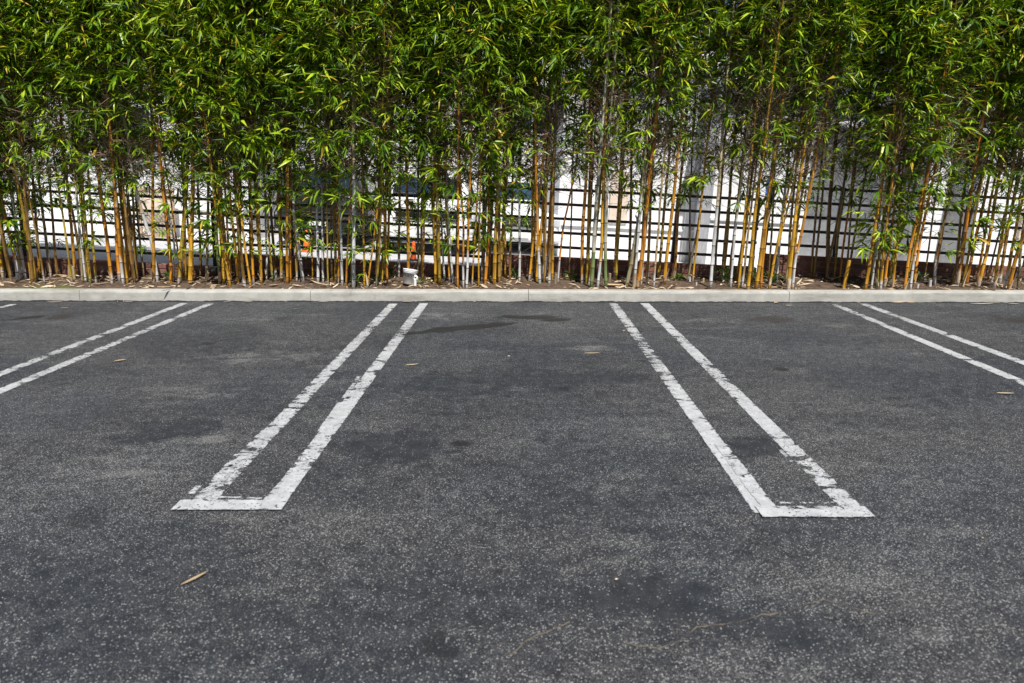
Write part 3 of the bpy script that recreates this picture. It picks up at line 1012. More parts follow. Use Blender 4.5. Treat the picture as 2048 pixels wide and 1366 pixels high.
def foliage_variant(seed, z0, z1, dens, reach, shift=0.0, coarse=False):
    rr = random.Random(seed)
    V, Fc = [], []
    bt = bmesh.new()
    z = z0
    while z < z1:
        u_ = (z - z0) / (z1 - z0)
        low = max(0.0, min(1.0, (z - 0.85) / 0.85))
        zz_ = z - shift
        want = 0.0 if z < z0 else (0.65 if zz_ < 1.2 else 1.15 if zz_ < 1.7 else 2.0 if zz_ < 2.15 else 4.4 if zz_ < 2.5 else 7.0)
        want *= dens * (1.55 if shift < -0.2 and z < 1.8 else 1.0)
        nb = int(want) + (1 if rr.random() < want - int(want) else 0)
        for _ in range(nb):
            az = rr.uniform(0, 2 * math.pi)
            ln = rr.uniform(0.16, reach) * (0.75 + 0.5 * low) * (1.0 - 0.45 * max(0, u_ - 0.7) / 0.3)
            up = rr.uniform(0.25, 1.3)
            d = Vector((math.cos(az), math.sin(az), up)).normalized()
            p0 = Vector((0, 0, z + rr.uniform(-0.05, 0.05)))
            p1 = p0 + d * ln * 0.5
            p2 = p0 + Vector((d.x * ln, d.y * ln, d.z * ln * 0.72))
            tube(bt, [p0, p1, p2], [0.0042, 0.003, 0.0016], 3, False)
            ns = rr.choice([2, 3, 3, 4, 5])
            lsz = rr.choice([0.55, 0.8, 0.9, 1.0, 1.15, 1.45])
            for s in range(ns):
                tt = rr.uniform(0.35, 1.0) if s else 1.0
                q = p0.lerp(p1, tt * 2) if tt < 0.5 else p1.lerp(p2, tt * 2 - 1)
                td = Vector((d.x + rr.uniform(-.9, .9), d.y + rr.uniform(-.9, .9), rr.uniform(-0.3, 0.6))).normalized()
                q2 = q + td * rr.uniform(0.04, 0.14)
                nl = rr.choice([3, 4, 5, 6, 6])
                for k in range(nl):
                    fan = (k - (nl - 1) / 2) / max(1, nl - 1) * 2.0
                    side = td.cross(Vector((0, 0, 1))).normalized() if abs(td.z) < 0.95 else Vector((1, 0, 0))
                    ld = td * rr.uniform(0.5, 1.0) + side * fan * rr.uniform(0.3, 1.1) + Vector((rr.uniform(-.25, .25), rr.uniform(-.25, .25), rr.uniform(-0.8, 0.4)))
                    L = lsz * rr.uniform(0.08, 0.215) * (1 - 0.2 * abs(fan))
                    v, f = leaf_pts(L, L * rr.uniform(0.10, 0.165), rr.uniform(0.1, 0.95), 0.25, coarse or z > 1.9)
                    m = orient(ld, rr.uniform(-0.9, 0.9))
                    o = len(V)
                    q3 = q.lerp(q2, rr.uniform(0.4, 1.0))
                    V += [tuple(m @ Vector(a) + q3) for a in v]
                    Fc += [tuple(i + o for i in a) for a in f]
        # bare dry side twigs
        if 0.9 < z < 2.8:
            for _ in range(rr.choice([0, 1, 3]) if z < 1.35 else rr.choice([3, 5, 8, 11]) if z < 2.4 else rr.choice([1, 3, 4])):
                az = rr.uniform(0, 2 * math.pi)
                ln = rr.uniform(0.12, 0.45)
                d = Vector((math.cos(az) * 0.75, math.sin(az) * 0.75, rr.uniform(-0.2, 1.4))).normalized()
                p0 = Vector((0, 0, z + rr.uniform(-.1, .1)))
                p2 = p0 + d * ln + Vector((rr.uniform(-.05, .05), rr.uniform(-.05, .05), rr.uniform(-.05, .05)))
                tube(bt, [p0, p2], [0.0034, 0.0018], 3, False)
                for __ in range(rr.choice([1, 2, 2, 3])):
                    e = p0.lerp(p2, rr.uniform(0.4, 1))
                    tube(bt, [e, e + Vector((d.x + rr.uniform(-.9, .9), d.y + rr.uniform(-.9, .9), d.z + rr.uniform(-.7, .7))).normalized() * rr.uniform(.06, .22)], [0.0022, 0.0014], 3, False)
        z += rr.uniform(0.10, 0.19)
    me = bpy.data.meshes.new('foliage')
    me.from_pydata(V, [], Fc)
    me.materials.append(M['leaf'])
    mt = bpy.data.meshes.new('twigs')
    bt.to_mesh(mt)
    bt.free()
    mt.materials.append(M['twig'] if seed % 3 == 0 else M['drytwig'])
    return me, mt, len(Fc) // 6


FULL = [foliage_variant(100 + i, 0.75 + 0.12 * (i % 4), 3.85 + 0.1 * (i % 3), 1.0, 0.50) for i in range(9)]
HIGH = [foliage_variant(200 + i, 1.2 + 0.1 * (i % 3), 3.95, 1.0, 0.48, 0.35) for i in range(7)]
BACK = [foliage_variant(400 + i, 0.95 + 0.15 * (i % 4), 3.8 + 0.1 * (i % 3), 1.1, 0.42, 0.1, True) for i in range(8)]
LOW = [foliage_variant(300 + i, 0.40, 3.85, 0.95, 0.44, -0.45) for i in range(5)]
print('leaves per plant', [a[2] for a in FULL], [a[2] for a in HIGH], [a[2] for a in LOW])

leaf_objs = []
for i, (L, Wd, dr_, fo) in enumerate(((0.20, 0.030, 0.5, 0.2), (0.24, 0.032, 0.75, 0.25), (0.17, 0.028, 0.3, 0.2), (0.22, 0.036, 0.95, 0.2))):
    v, f = leaf_pts(L, Wd, dr_, fo)
    me = bpy.data.meshes.new('leaf')
    me.from_pydata(v, [], f)
    me.materials.append(M['leaf'])
    leaf_objs.append(me)

# ------------------------------------------------------------------ bamboo: traced stalks
COL = {'g': (0.74, 0.36, 0.014), 'o': (0.74, 0.26, 0.012), 'y': (0.42, 0.28, 0.022), 'w': (0.60, 0.52, 0.40), 'r': (0.26, 0.24, 0.20),
       'b': (0.23, 0.12, 0.035), 'G': (0.20, 0.24, 0.10), 't': (0.55, 0.42, 0.27)}
CNAME = {'g': 'golden', 'o': 'orange-gold', 'y': 'olive-gold', 'w': 'white', 'r': 'grey', 'b': 'brown', 'G': 'green', 't': 'tan',
         'wg': 'golden white-based', 'wo': 'orange white-based'}
CROPS = {5: (0, 340, 5.465), 6: (250, 340, 5.465), 7: (500, 340, 5.465), 8: (700, 280, 4.406), 1: (900, 280, 4.406),
         2: (1220, 280, 4.406), 3: (1520, 280, 4.407), 4: (1760, 280, 4.406)}
TR = {
 5: [((40, 1185), (0, 860), 6.5, 'g'), ((75, 1150), (50, 800), 5, 'y'), ((130, 1150), (60, 830), 5, 'y'), ((195, 1210), (170, 1000), (110, 740), 6, 'wo'),
     ((235, 1190), (180, 760), 7, 't'), ((285, 1195), (240, 900), 5, 'w'), ((340, 1195), (290, 780), 5, 'g'), ((380, 1195), (320, 850), 4, 'g'),
     ((430, 1165), (385, 560), 5.5, 'o'), ((555, 1160), (490, 600), 5.5, 'r'), ((625, 1130), (590, 600), 5, 'b'), ((830, 1160), (760, 550), 6, 'g'),
     ((900, 1220), (860, 680), 4.5, 'r'), ((940, 1225), (920, 1040), 4, 'w'), ((990, 1240), (930, 600), 6, 'y'), ((1050, 1230), (1010, 700), 5, 'y'),
     ((1225, 1240), (1130, 620), 6, 'o'), ((1310, 1215), (1280, 840), (1265, 450), 7.5, 'o'), ((1350, 1250), (1310, 820), 6, 'wo'), ((1400, 1150), (1360, 600), 5.5, 'o')],
 6: [((50, 1170), (0, 700), 6, 'o'), ((130, 1150), (110, 540), 5, 'y'), ((205, 1150), (170, 880), 4.5, 'r'), ((355, 1215), (300, 760), (230, 540), 7, 'w'),
     ((510, 1235), (480, 800), (430, 230), 7.5, 'o'), ((535, 1215), (545, 800), (510, 600), 4, 'w'), ((590, 1225), (620, 800), (660, 100), 8.5, 'y'),
     ((660, 1170), (660, 750), 6, 'o'), ((715, 1250), (725, 800), (735, 480), 8.5, 'g'), ((835, 1140), (825, 600), 5, 'b'), ((890, 1220), (900, 900), (905, 570), 6, 'r'),
     ((1040, 1230), (1010, 700), 7, 'G'), ((1080, 1240), (1070, 900), 5.5, 'g'), ((1150, 1270), (1060, 720), 6, 'g'), ((1240, 1250), (1190, 640), 6, 'g'),
     ((1310, 1275), (1270, 960), 7, 'b'), ((1375, 1270), (1290, 640), 5, 'g'), ((1255, 1190), (1230, 300), 5.5, 'o')],
 7: [((40, 1240), (25, 600), 5.5, 'o'), ((125, 1240), (110, 600), 5, 'g'), ((185, 1200), (175, 600), 4, 'w'), ((250, 1220), (170, 250), 5, 'y'),
     ((285, 1180), (260, 800), 6, 'b'), ((345, 1220), (325, 700), 6, 'y'), ((410, 1240), (400, 50), 6, 'o'), ((580, 1215), (510, 700), 7, 'w'),
     ((510, 1200), (500, 900), 3.5, 'y'), ((685, 1200), (680, 900), 3, 'g'), ((745, 1240), (735, 820), 6, 'w'), ((800, 1230), (795, 780), 4.5, 'w'),
     ((855, 1270), (845, 780), 3.5, 'y'), ((900, 1230), (880, 250), 4, 'b'), ((940, 1230), (930, 980), 3.5, 'r'), ((965, 1240), (970, 780), 4.5, 'g'),
     ((1010, 1260), (1000, 780), 5.5, 'w'), ((1050, 1270), (1080, 740), 4, 'o'), ((1135, 1295), (1140, 600), 8, 'w')],
 8: [((125, 1300), (115, 830), 4.5, 'g'), ((155, 1300), (235, 620), 4, 'g'), ((230, 1290), (265, 980), (272, 780), 5, 'y'), ((268, 1230), (285, 1040), 4, 'g'),
     ((320, 1195), (345, 600), 5.5, 'g'), ((430, 1190), (435, 800), 5.5, 'wg'), ((600, 1180), (600, 660), 5, 'r'), ((632, 1190), (635, 700), 5, 'y'),
     ((790, 1275), (785, 800), (770, 500), 7, 'y'), ((760, 1190), (735, 740), 5, 'g'), ((835, 1230), (820, 980), 4, 'w'), ((880, 1250), (855, 740), 5.5, 'g'),
     ((910, 1260), (880, 880), 4.5, 'w'), ((950, 1305), (950, 560), 5, 'o'), ((1000, 1305), (1000, 780), (975, 470), 4.5, 'wo'), ((1027, 1305), (1050, 600), 5, 'wo'),
     ((1075, 1280), (1100, 900), 3.5, 'g'), ((1135, 1300), (1140, 900), 3.5, 'g')],
 1: [((280, 1240), (290, 1040), 3.5, 't'), ((310, 1270), (345, 700), (345, 200), 6.5, 'o'), ((390, 1270), (410, 750), (425, 150), 7.5, 'g'), ((430, 1225), (470, 750), (490, 450), 7.5, 'y'),
     ((490, 1200), (480, 850), 5.5, 'g'), ((612, 1240), (612, 620), 5, 'w'), ((722, 1210), (730, 500), 5.5, 'g'), ((765, 1230), (755, 960), 4.5, 'g'),
     ((790, 1265), (775, 700), (760, 320), 6, 'wo'), ((812, 1240), (830, 950), (845, 500), 5.5, 'b'), ((832, 1245), (870, 800), (890, 480), 6, 'wo'), ((900, 1230), (910, 580), 6, 'g'),
     ((950, 1250), (1000, 750), (1050, 520), 4, 'wo'), ((1165, 1265), (1170, 800), (1200, 250), 7, 'o'), ((1205, 1220), (1225, 800), (1240, 220), 7.5, 'g'),
     ((1245, 1300), (1270, 870), (1310, 250), 8, 'G'), ((1300, 1300), (1340, 900), (1345, 600), 6, 'wg'), ((1375, 1300), (1365, 900), (1385, 250), (1400, 0), 7, 'G')],
 2: [((45, 1210), (80, 440), 7, 'g'), ((140, 1300), (190, 1100), (320, 300), 8, 'r'), ((170, 1190), (185, 150), 6, 'b'), ((210, 1310), (235, 1000), 6, 'w'),
     ((240, 1305), (300, 850), (370, 100), 8.5, 'o'), ((275, 1270), (300, 1000), 4.5, 'w'), ((385, 1300), (410, 900), (430, 640), 4.5, 't'), ((425, 1200), (480, 600), 6, 'y'),
     ((478, 1270), (520, 800), (550, 500), (600, 0), 7, 'g'), ((565, 1215), (600, 650), (640, 120), 6, 'o'), ((685, 1240), (770, 780), (840, 150), 4.5, 'r'),
     ((885, 1310), (930, 800), (985, 150), 7, 'w'), ((925, 1190), (945, 900), 5, 'b'), ((1000, 1190), (1040, 700), (1060, 350), 5.5, 'y'), ((1060, 1310), (1100, 880), (1160, 400), 5, 'w'),
     ((1052, 1190), (1080, 950), 5, 'g'), ((1130, 1310), (1175, 800), 4.5, 'g'), ((1165, 1290), (1190, 1080), 4.5, 't'), ((1215, 1320), (1260, 750), (1320, 200), 7, 'g'),
     ((1285, 1310), (1340, 900), (1400, 420), 8.5, 'g'), ((1330, 1310), (1370, 850), 5, 'o'), ((1405, 1310), (1440, 1050), (1490, 870), 4, 'g'), ((1465, 1250), (1480, 1050), 6, 'w')],
 3: [((80, 1310), (130, 1000), (210, 600), 5, 'g'), ((250, 1320), (290, 900), (330, 500), (400, 50), 8, 'g'), ((235, 1250), (260, 900), 5.5, 'y'), ((285, 1310), (310, 1050), (380, 700), 6, 'wo'),
     ((450, 1200), (470, 900), 5, 'b'), ((590, 1190), (600, 700), 8.5, 'b'), ((655, 1190), (710, 700), 5.5, 'y'), ((930, 1320), (990, 920), 7, 'g'),
     ((980, 1315), (1020, 1000), 4.5, 'w'), ((1025, 1290), (1050, 980), 5.5, 'y'), ((1060, 1325), (1090, 1000), (1115, 740), 6, 'g'), ((1095, 1300), (1150, 900), (1190, 600), 6, 'o'),
     ((1170, 1310), (1200, 1000), (1215, 700), 5, 'g')],
 4: [((215, 1325), (270, 950), (330, 680), 6, 'o'), ((265, 1325), (310, 970), (350, 700), 5.5, 'wo'), ((298, 1270), (350, 870), (400, 650), 6, 'o'), ((480, 1280), (490, 1060), (600, 500), 5.5, 'wb'),
     ((685, 1290), (745, 850), (770, 600), 6, 'o'), ((725, 1305), (790, 950), 5, 'y'), ((760, 1280), (870, 780), 6.5, 'o'), ((865, 1300), (940, 1000), (1000, 650), 7, 'g'),
     ((1005, 1305), (1060, 930), (1120, 560), 6, 'y'), ((1090, 1315), (1140, 1050), 5.5, 'wg'), ((1130, 1325), (1200, 1000), (1269, 780), 7.5, 'o'), ((1215, 1310), (1230, 1100), 5.5, 'r')],
}
STUBS = [(5, 765, 1180, 26, 7, 't'), (5, 812, 1185, 24, 6, 't'), (1, 925, 1265, 18, 5, 'r'), (2, 705, 1245, 9, 4, 'w'), (2, 822, 1255, 8, 5, 't'), (4, 440, 1290, 13, 5.5, 'w'),
         (3, 735, 1315, 56, 6.5, 'g'), (1, 1405, 1240, 16, 6, 'r'), (2, 760, 1275, 6, 3.5, 'w'), (4, 328, 1310, 9, 4, 'w')]

ORD = ['first', 'second', 'third', 'fourth', 'fifth', 'sixth', 'seventh', 'eighth', 'ninth', 'tenth', 'eleventh', 'twelfth', 'thirteenth', 'fourteenth',
       'fifteenth', 'sixteenth', 'seventeenth', 'eighteenth', 'nineteenth', 'twentieth'] + ['twenty-' + a for a in
       ('first', 'second', 'third', 'fourth', 'fifth', 'sixth', 'seventh', 'eighth', 'ninth')] + ['thirtieth'] + ['thirty-' + a for a in
       ('first', 'second', 'third', 'fourth', 'fifth', 'sixth', 'seventh', 'eighth', 'ninth')] + ['fortieth']
ZONES = [(-99999, 394, 'right of the left photo edge'), (394, 818, 'right of the far left stripes'), (818, 1257, 'right of the white pail'),
         (1257, 1700, 'right of the right-hand double stripe'), (1700, 99999, 'right of the far right stripes')]


def soil_hit(px, py):
    z = 0.14
    for _ in range(6):
        p = on_z(px, py, z)
        p.y = max(BED_Y0 + 0.045, min(WALL_Y - 0.12, p.y))
        z = soil_z(p.x, p.y)
    p = on_y(px, py, p.y)
    return Vector((p.x, p.y, soil_z(p.x, p.y)))


culms = []
for cr, items in TR.items():
    ox, oy, zm = CROPS[cr]
    for it in items:
        pts = [(ox + a[0] / zm, oy + a[1] / zm) for a in it[:-2]]
        culms.append(dict(px=pts, w=it[-2], col=it[-1], row='front'))
culms.sort(key=lambda c: c['px'][0][0])
# rows behind that close the hedge
rr = random.Random(5)
nback = 118
for i in range(nback):
    X = -8.3 + 16.6 * (i + rr.uniform(0.0, 1.0)) / nback + 0.12 * math.sin(i * 1.3)
    if 0.3 < X < 3.6 and rr.random() < 0.45:
        continue
    culms.append(dict(X=X, Y=rr.uniform(9.2, 9.64), w=rr.uniform(3.2, 6.5), col=rr.choice(['b', 'b', 'b', 'y', 'g', 'o']), row='back', rr=rr.random()))

node_faces = None


def build_culm(path, r0, H, seg=8):
    """path: function z -> (x, y) offset"""
    bm = bmesh.new()
    z = -0.06
    pts, rad, flags = [], [], []
    nz = random.uniform(0.04, 0.12)
    inter = random.uniform(0.17, 0.26)
    while z < H:
        t_ = max(0, z / 4.6)
        r = r0 * (1 - 0.62 * t_ ** 1.25)
        x, y = path(z)
        if z >= nz - 1e-4:
            for dz, k, fl in ((-0.016, 1.0, 0), (-0.007, 1.10, 1), (0.005, 1.14, 1), (0.014, 1.0, 0)):
                xx, yy = path(z + dz)
                pts.append((xx, yy, z + dz))
                rad.append(r * k)
                flags.append(fl)
            nz = z + inter * random.uniform(0.9, 1.1) * (1 + 0.25 * min(1, z))
            step = (nz - z) / 2
            x, y = path(z + step)
            pts.append((x, y, z + step))
            rad.append(r * 0.99)
            flags.append(0)
            z = nz
        else:
            pts.append((x, y, z))
            rad.append(r * 1.05)
            flags.append(0)
            z = nz
    rings = tube(bm, pts, rad, seg)
    bm.faces.ensure_lookup_table()
    n = 0
    for i in range(len(pts) - 1):
        for k in range(seg):
            f = bm.faces[n]
            f.smooth = True
            if flags[i] and flags[i + 1]:
                f.material_index = 1
            n += 1
    return bm


zone_count = {}
back_i = 0
PLANTS = []
for ci, cd in enumerate(culms):
    rr = random.Random(900 + ci)
    if cd['row'] == 'front':
        bx, by = cd['px'][0]
        base = soil_hit(bx, by)
        depth = (Vector((base.x, base.y, base.z)) - Vector((0, 0, CAM_H))).dot(-(CAM_M @ Vector((0, 0, 1))))
        r0 = cd['w'] / 2 * depth / F_PX * 0.95
        kn = [(0.0, 0.0)]
        for (ux, uy) in cd['px'][1:]:
            P = on_y(ux, uy, base.y)
            if P.z - base.z > kn[-1][0] + 0.08:
                kn.append((P.z - base.z, P.x - base.x))
    else:
        base = Vector((cd['X'], cd['Y'], soil_z(cd['X'], cd['Y'])))
        r0 = cd['w'] / 2 * 9.6 / F_PX
        kn = [(0.0, 0.0), (1.2, rr.uniform(-0.04, 0.14))]
    H = rr.uniform(3.4, 4.0)
    zl, xl = kn[-1]
    sl = (kn[-1][1] - kn[-2][1]) / (kn[-1][0] - kn[-2][0])
    sl_end = 0.05 + max(-0.12, min(0.16, sl - 0.05)) * 0.55
    ylean = rr.uniform(-0.05, 0.03)

    def path(z, kn=kn, sl=sl, sl_end=sl_end, zl=zl, xl=xl, ylean=ylean, ph=rr.uniform(0, 6)):
        yy = ylean * z + 0.01 * math.sin(z * 1.7 + ph) * min(1, z)
        if z <= 0:
            return (0.0 + (kn[1][1] / kn[1][0]) * z, 0.0)
        if z >= zl:
            d = z - zl
            blend = min(1, d / 1.0)
            return (xl + d * (sl + (sl_end - sl) * blend * 0.7), yy)
        for (za, xa), (zb, xb) in zip(kn[:-1], kn[1:]):
            if z <= zb:
                u_ = (z - za) / (zb - za)
                return (xa + (xb - xa) * u_ + 0.006 * math.sin(z * 3 + ph) * min(1, z * 3), yy)
        return (xl, yy)

    col = cd['col']
    if cd['row'] == 'front':
        zi = next(i for i, z_ in enumerate(ZONES) if z_[0] <= bx < z_[1])
        n = zone_count.get(zi, 0)
        zone_count[zi] = n + 1
        thick = 'thick ' if cd['w'] >= 7 else ('thin ' if cd['w'] < 4.6 else '')
        cname = CNAME.get(col, 'grey white-based')
        lab = f"{thick}{cname} bamboo stalk, {ORD[n]} {ZONES[zi][2]}"
        grp = 'bamboo stalks behind the kerb'
    else:
        xpx = 1038 + base.x * F_PX / 9.5
        zi = next(i for i, z_ in enumerate(ZONES) if z_[0] <= xpx < z_[1])
        n = zone_count.get(('b', zi), 0)
        zone_count[('b', zi)] = n + 1
        lab = f"shaded back-row bamboo stalk near the brick wall, {ORD[n]} {ZONES[zi][2]}"
        grp = 'shaded bamboo stalks of the back row'
    t = thing('bamboo', lab, 'bamboo', base, group=grp)
    bm = build_culm(path, r0, H, 8 if cd['row'] == 'front' else 6)
    cu = obj('culm', bm, ['culm', 'node'], t)
    ck = col[-1] if col in ('wg', 'wo', 'wb') else col
    bc_ = COL[ck]
    jit = rr.uniform(0.65, 1.12)
    cu.color = (bc_[0] * jit, bc_[1] * jit * rr.uniform(0.92, 1.1), bc_[2] * jit, 1)
    cu['white_height'] = {'w': rr.uniform(0.9, 1.7), 'wg': rr.uniform(0.22, 0.4), 'wo': rr.uniform(0.25, 0.55), 'wb': 0.35, 't': 0.2}.get(col, rr.choice([-1.0, -1.0, -1.0, 0.06, 0.10]))
    if col == 'G':
        cu['white_height'] = -1.0
        cu['green_height'] = 0.48
        if bx > 1150:
            cu.color = (0.50, 0.52, 0.50, 1)
    else:
        cu['green_height'] = rr.choice([-1.0, -1.0, 0.12]) if col == 'y' else -1.0
    # foliage shares a few meshes; it leans with its stalk
    xt, yt = path(3.0)
    tall = cd['w'] >= 3.4
    if cd['row'] == 'back':
        fo, tw, _ = rr.choice(BACK)
    else:
        px0 = cd['px'][0][0]
        # open windows in the lower hedge right of centre and leafier left side
        if 1040 < px0 < 1640:
            fo, tw, _ = rr.choice(HIGH + HIGH + FULL[:4])
        else:
            fo, tw, _ = rr.choice(FULL + LOW * 3)
    if tall:
        for nm, me in (('foliage', fo), ('twigs', tw)):
            f = link(nm, me.copy(), t)
            rx = math.atan2(-yt, 3.0)
            ryy = math.atan2(xt, 3.0)
            f.rotation_mode = 'QUATERNION'
            f.rotation_quaternion = (Euler((rx, ryy, 0)).to_quaternion() @ Euler((0, 0, ci * 2.399)).to_quaternion())
            ssc = rr.uniform(0.92, 1.06)
            f.scale = (ssc, ssc, rr.uniform(0.95, 1.04))
            f['kind'] = 'stuff'
    PLANTS.append((base, path, t, cd))

# cut stumps between the stalks
for i, (cr, x, y, hpx, w, col) in enumerate(STUBS):
    ox, oy, zm = CROPS[cr]
    base = soil_hit(ox + x / zm, oy + y / zm)
    r0 = w / 2 * base.y / F_PX
    h = hpx * base.y / F_PX
    bm = bmesh.new()
    lean = random.uniform(-0.15, 0.15)
    tube(bm, [(0, 0, -0.05), (lean * h * .5, 0, h * .5), (lean * h, 0, h)], [r0 * 1.1, r0, r0], 8)
    nm = ['pale tan stump, left of two near the left photo edge', 'pale tan stump, right of two near the left photo edge', 'short grey stump right of the thin white stalk in the centre',
          'tiny white stump under the right-hand grey stalk', 'tiny tan stump in the open soil right of centre', 'short white stump beside a bent white stalk at the right',
          'short golden stalk cut off below the leaves at the right', 'dark grey stump by the thick green stalks', 'tiny white peg standing in the soil right of centre',
          'tiny white peg near the kerb at the right'][i]
    t = thing('bamboo_stump', nm, 'stump', base, group='cut bamboo stumps')
    o = obj('culm', bm, ['culm'], t, smooth=False)
    o.color = (*COL[col], 1)
    o['white_height'] = 0.5 if col == 'w' else -1.0
    o['green_height'] = -1.0
    bm = bmesh.new()
    tube(bm, [(lean * h, 0, h + 0.0005), (lean * h, 0, h + 0.003)], r0 * 0.7, 8)
    obj('cut_face', bm, 'sheath', t)

# big leaf sprays in front, leaf by leaf
SPRAYS = [(45, 255), (48, 352), (40, 378), (120, 405), (132, 365), (160, 432), (240, 372), (215, 395), (265, 362), (275, 492), (430, 418), (398, 462), (75, 130), (540, 378),
          (630, 385), (570, 442), (635, 478), (710, 432), (745, 442), (768, 462), (776, 482), (806, 440), (808, 490), (800, 338), (745, 300), (856, 290),
          (910, 385), (908, 468), (975, 365), (925, 338), (1060, 412), (1020, 432), (1115, 330), (1155, 345), (1395, 285), (1270, 360), (1412, 352), (1475, 405), (1460, 235),
          (1672, 370), (1577, 292), (1730, 335), (1770, 322), (1690, 322), (1727, 497), (1760, 465), (1757, 382), (1800, 420), (1928, 380), (1862, 372), (1870, 300),
          (1985, 300), (2000, 370), (1942, 358), (730, 520), (722, 548), (350, 250), (510, 190), (1120, 150), (910, 200)]
front = [pl for pl in PLANTS if pl[3]['row'] == 'front']
nleaf = 0
for si, (sx, sy) in enumerate(SPRAYS):
    rr = random.Random(4000 + si)
    best, bd = None, 9e9
    for (base, path, t, cd) in front:
        P = on_y(sx, sy, base.y - 0.1)
        zz = P.z - base.z
        if zz < 0.15 or zz > 3.4:
            continue
        d = abs(base.x + path(zz)[0] - P.x) + (0.05 if base.y > KERB_Y + 0.7 else 0)
        if d < bd:
            bd, best = d, (base, path, t, P)
    base, path, t, P = best
    tip = P - base
    zn = max(0.05, tip.z - 0.05)
    a = Vector((*path(zn), zn))
    sd = (tip - a)
    bm = bmesh.new()
    tube(bm, [a, a.lerp(tip, 0.6) + Vector((0, 0, 0.03)), tip], [0.003, 0.0025, 0.0015], 4, False)
    sp = obj('leaf_spray', bm, 'twig', t)
    nl = rr.choice([4, 5, 5, 6])
    out = Vector((sd.x * 1.5 + rr.uniform(-0.3, 0.3), -0.75, 0))
    out.normalize()
    side = Vector((1, 0, 0))
    for k in range(nl):
        fan = (k - (nl - 1) / 2) / (nl - 1) * 2
        ld = out * 0.45 + side * fan * 0.95 + Vector((0, 0, -0.55 + 0.45 * abs(fan) + rr.uniform(-0.2, 0.15)))
        m = orient(ld, rr.uniform(-0.6, 0.6)).to_4x4()
        lf = link('leaf', rr.choice(leaf_objs), sp)
        s = rr.uniform(0.65, 1.05) * (1.0 if si < 54 else 0.8)
        if si in (54, 55):
            s *= 0.65
        lf.location = tip
        lf.rotation_mode = 'QUATERNION'
        lf.rotation_quaternion = m.to_quaternion()
        lf.scale = (s, s * rr.uniform(0.85, 1.15), s)
        nleaf += 1
print('single leaves', nleaf)

# dry sheaths still clinging to stalks
def sheath_bm(r, h, rr):
    bm = bmesh.new()
    rows = []
    for j in range(6):
        v = j / 5
        half = (1.5 - 1.25 * v)
        rad = r * (1.1 + 0.9 * v * v)
        rows.append([bm.verts.new((rad * math.sin((u / 4 - 0.5) * 2 * half), -rad * math.cos((u / 4 - 0.5) * 2 * half), h * v + 0.01 * rr.uniform(-1, 1))) for u in range(5)])
    for j in range(5):
        for u in range(4):
            bm.faces.new((rows[j][u], rows[j][u + 1], rows[j + 1][u + 1], rows[j + 1][u]))
    return bm


for i, (base, path, t, cd) in enumerate(front):
    rr = random.Random(7000 + i)
    big = cd['col'] in ('w', 'r', 't') and cd['w'] > 6
    if rr.random() < 0.36 or big:
        zz = rr.choice([0.02, 0.05, rr.uniform(0.5, 1.3)]) if not big else rr.uniform(0.8, 1.1)
        r = cd['w'] / 2 * 9.0 / F_PX
        o = obj('sheath', sheath_bm(r * (1.0 - 0.12 * zz), rr.uniform(0.09, 0.2), rr), 'sheath', t)
        x, y = path(zz)
        o.location = (x, y, zz)
        o.rotation_euler = (rr.uniform(0, .15), rr.uniform(-.1, .1), rr.uniform(-1.2, 1.2))

# three dark strokes on the thick white stalk left of the pail
wp = min(front, key=lambda pl: abs(pl[3]['px'][0][0] - 707.7))
r = 8 / 2 * wp[0].y / F_PX
for k in range(3):
    bm = bmesh.new()
    z = 0.125 + k * 0.024
    a0, a1 = -0.75, 0.55
    pts = []
    for u in range(6):
        a = a0 + (a1 - a0) * u / 5
        x, y = wp[1](z)
        pts.append((x + (r + .0015) * math.sin(a), y - (r + .0015) * math.cos(a), z + 0.032 * u / 5))
    tube(bm, pts, 0.0035, 4)
    obj('black_mark', bm, 'ink', wp[2])

# ------------------------------------------------------------------ white pail
pb = soil_hit(817, 571)
pail = thing('pail', 'small tilted white plastic pail with black lettering on the soil', 'pail', (pb.x, pb.y, pb.z + 0.012), (R(-6), R(9), 0))
bm = bmesh.new()
Hp, Rb, Rt = 0.20, 0.076, 0.093
lathe(bm, [(0.0005, 0.004), (Rb * .9, 0.004), (Rb, 0.010), (Rb + (Rt - Rb) * .74, Hp * .74), (Rt * .985, Hp * .742), (Rt * 1.0, Hp * .82), (Rt * 1.0, Hp * .86), (Rt * 1.035, Hp * .862),
           (Rt * 1.04, Hp * .9), (Rt * 1.01, Hp * .902), (Rt * 1.01, Hp * .935), (Rt * 1.045, Hp * .937), (Rt * 1.045, Hp), (Rt * .98, Hp), (Rt * .96, Hp * .9), (Rb * .93, 0.02), (0.0005, 0.016)], 40)
obj('body', bm, 'pail', pail)
cu_ = bpy.data.curves.new('lettering', 'FONT')
cu_.body = 'NTIES'
cu_.size = 0.062
cu_.align_x = 'CENTER'
cu_.extrude = 0.0008
tob = bpy.data.objects.new('lettering_tmp', cu_)
C.objects.link(tob)
dg = bpy.context.evaluated_depsgraph_get()
tm = bpy.data.meshes.new_from_object(tob.evaluated_get(dg))
bpy.data.objects.remove(tob)
for v in tm.vertices:
    z = Hp * .50 + v.co.y * 0.95
    rad = Rb + (Rt - Rb) * (z / Hp) + 0.0045 + v.co.z
    a = (v.co.x - 0.035) / Rt
    v.co = (rad * math.sin(a), -rad * math.cos(a), z)
tm.materials.clear()
tm.materials.append(M['ink'])
link('lettering', tm, pail)
bm = bmesh.new()
a = 0.72
tube(bm, [(Rt * .9 * math.sin(a), -Rt * .9 * math.cos(a), Hp * .63), (Rt * 1.02 * math.sin(a), -Rt * 1.02 * math.cos(a), Hp * .63)], 0.008, 10)
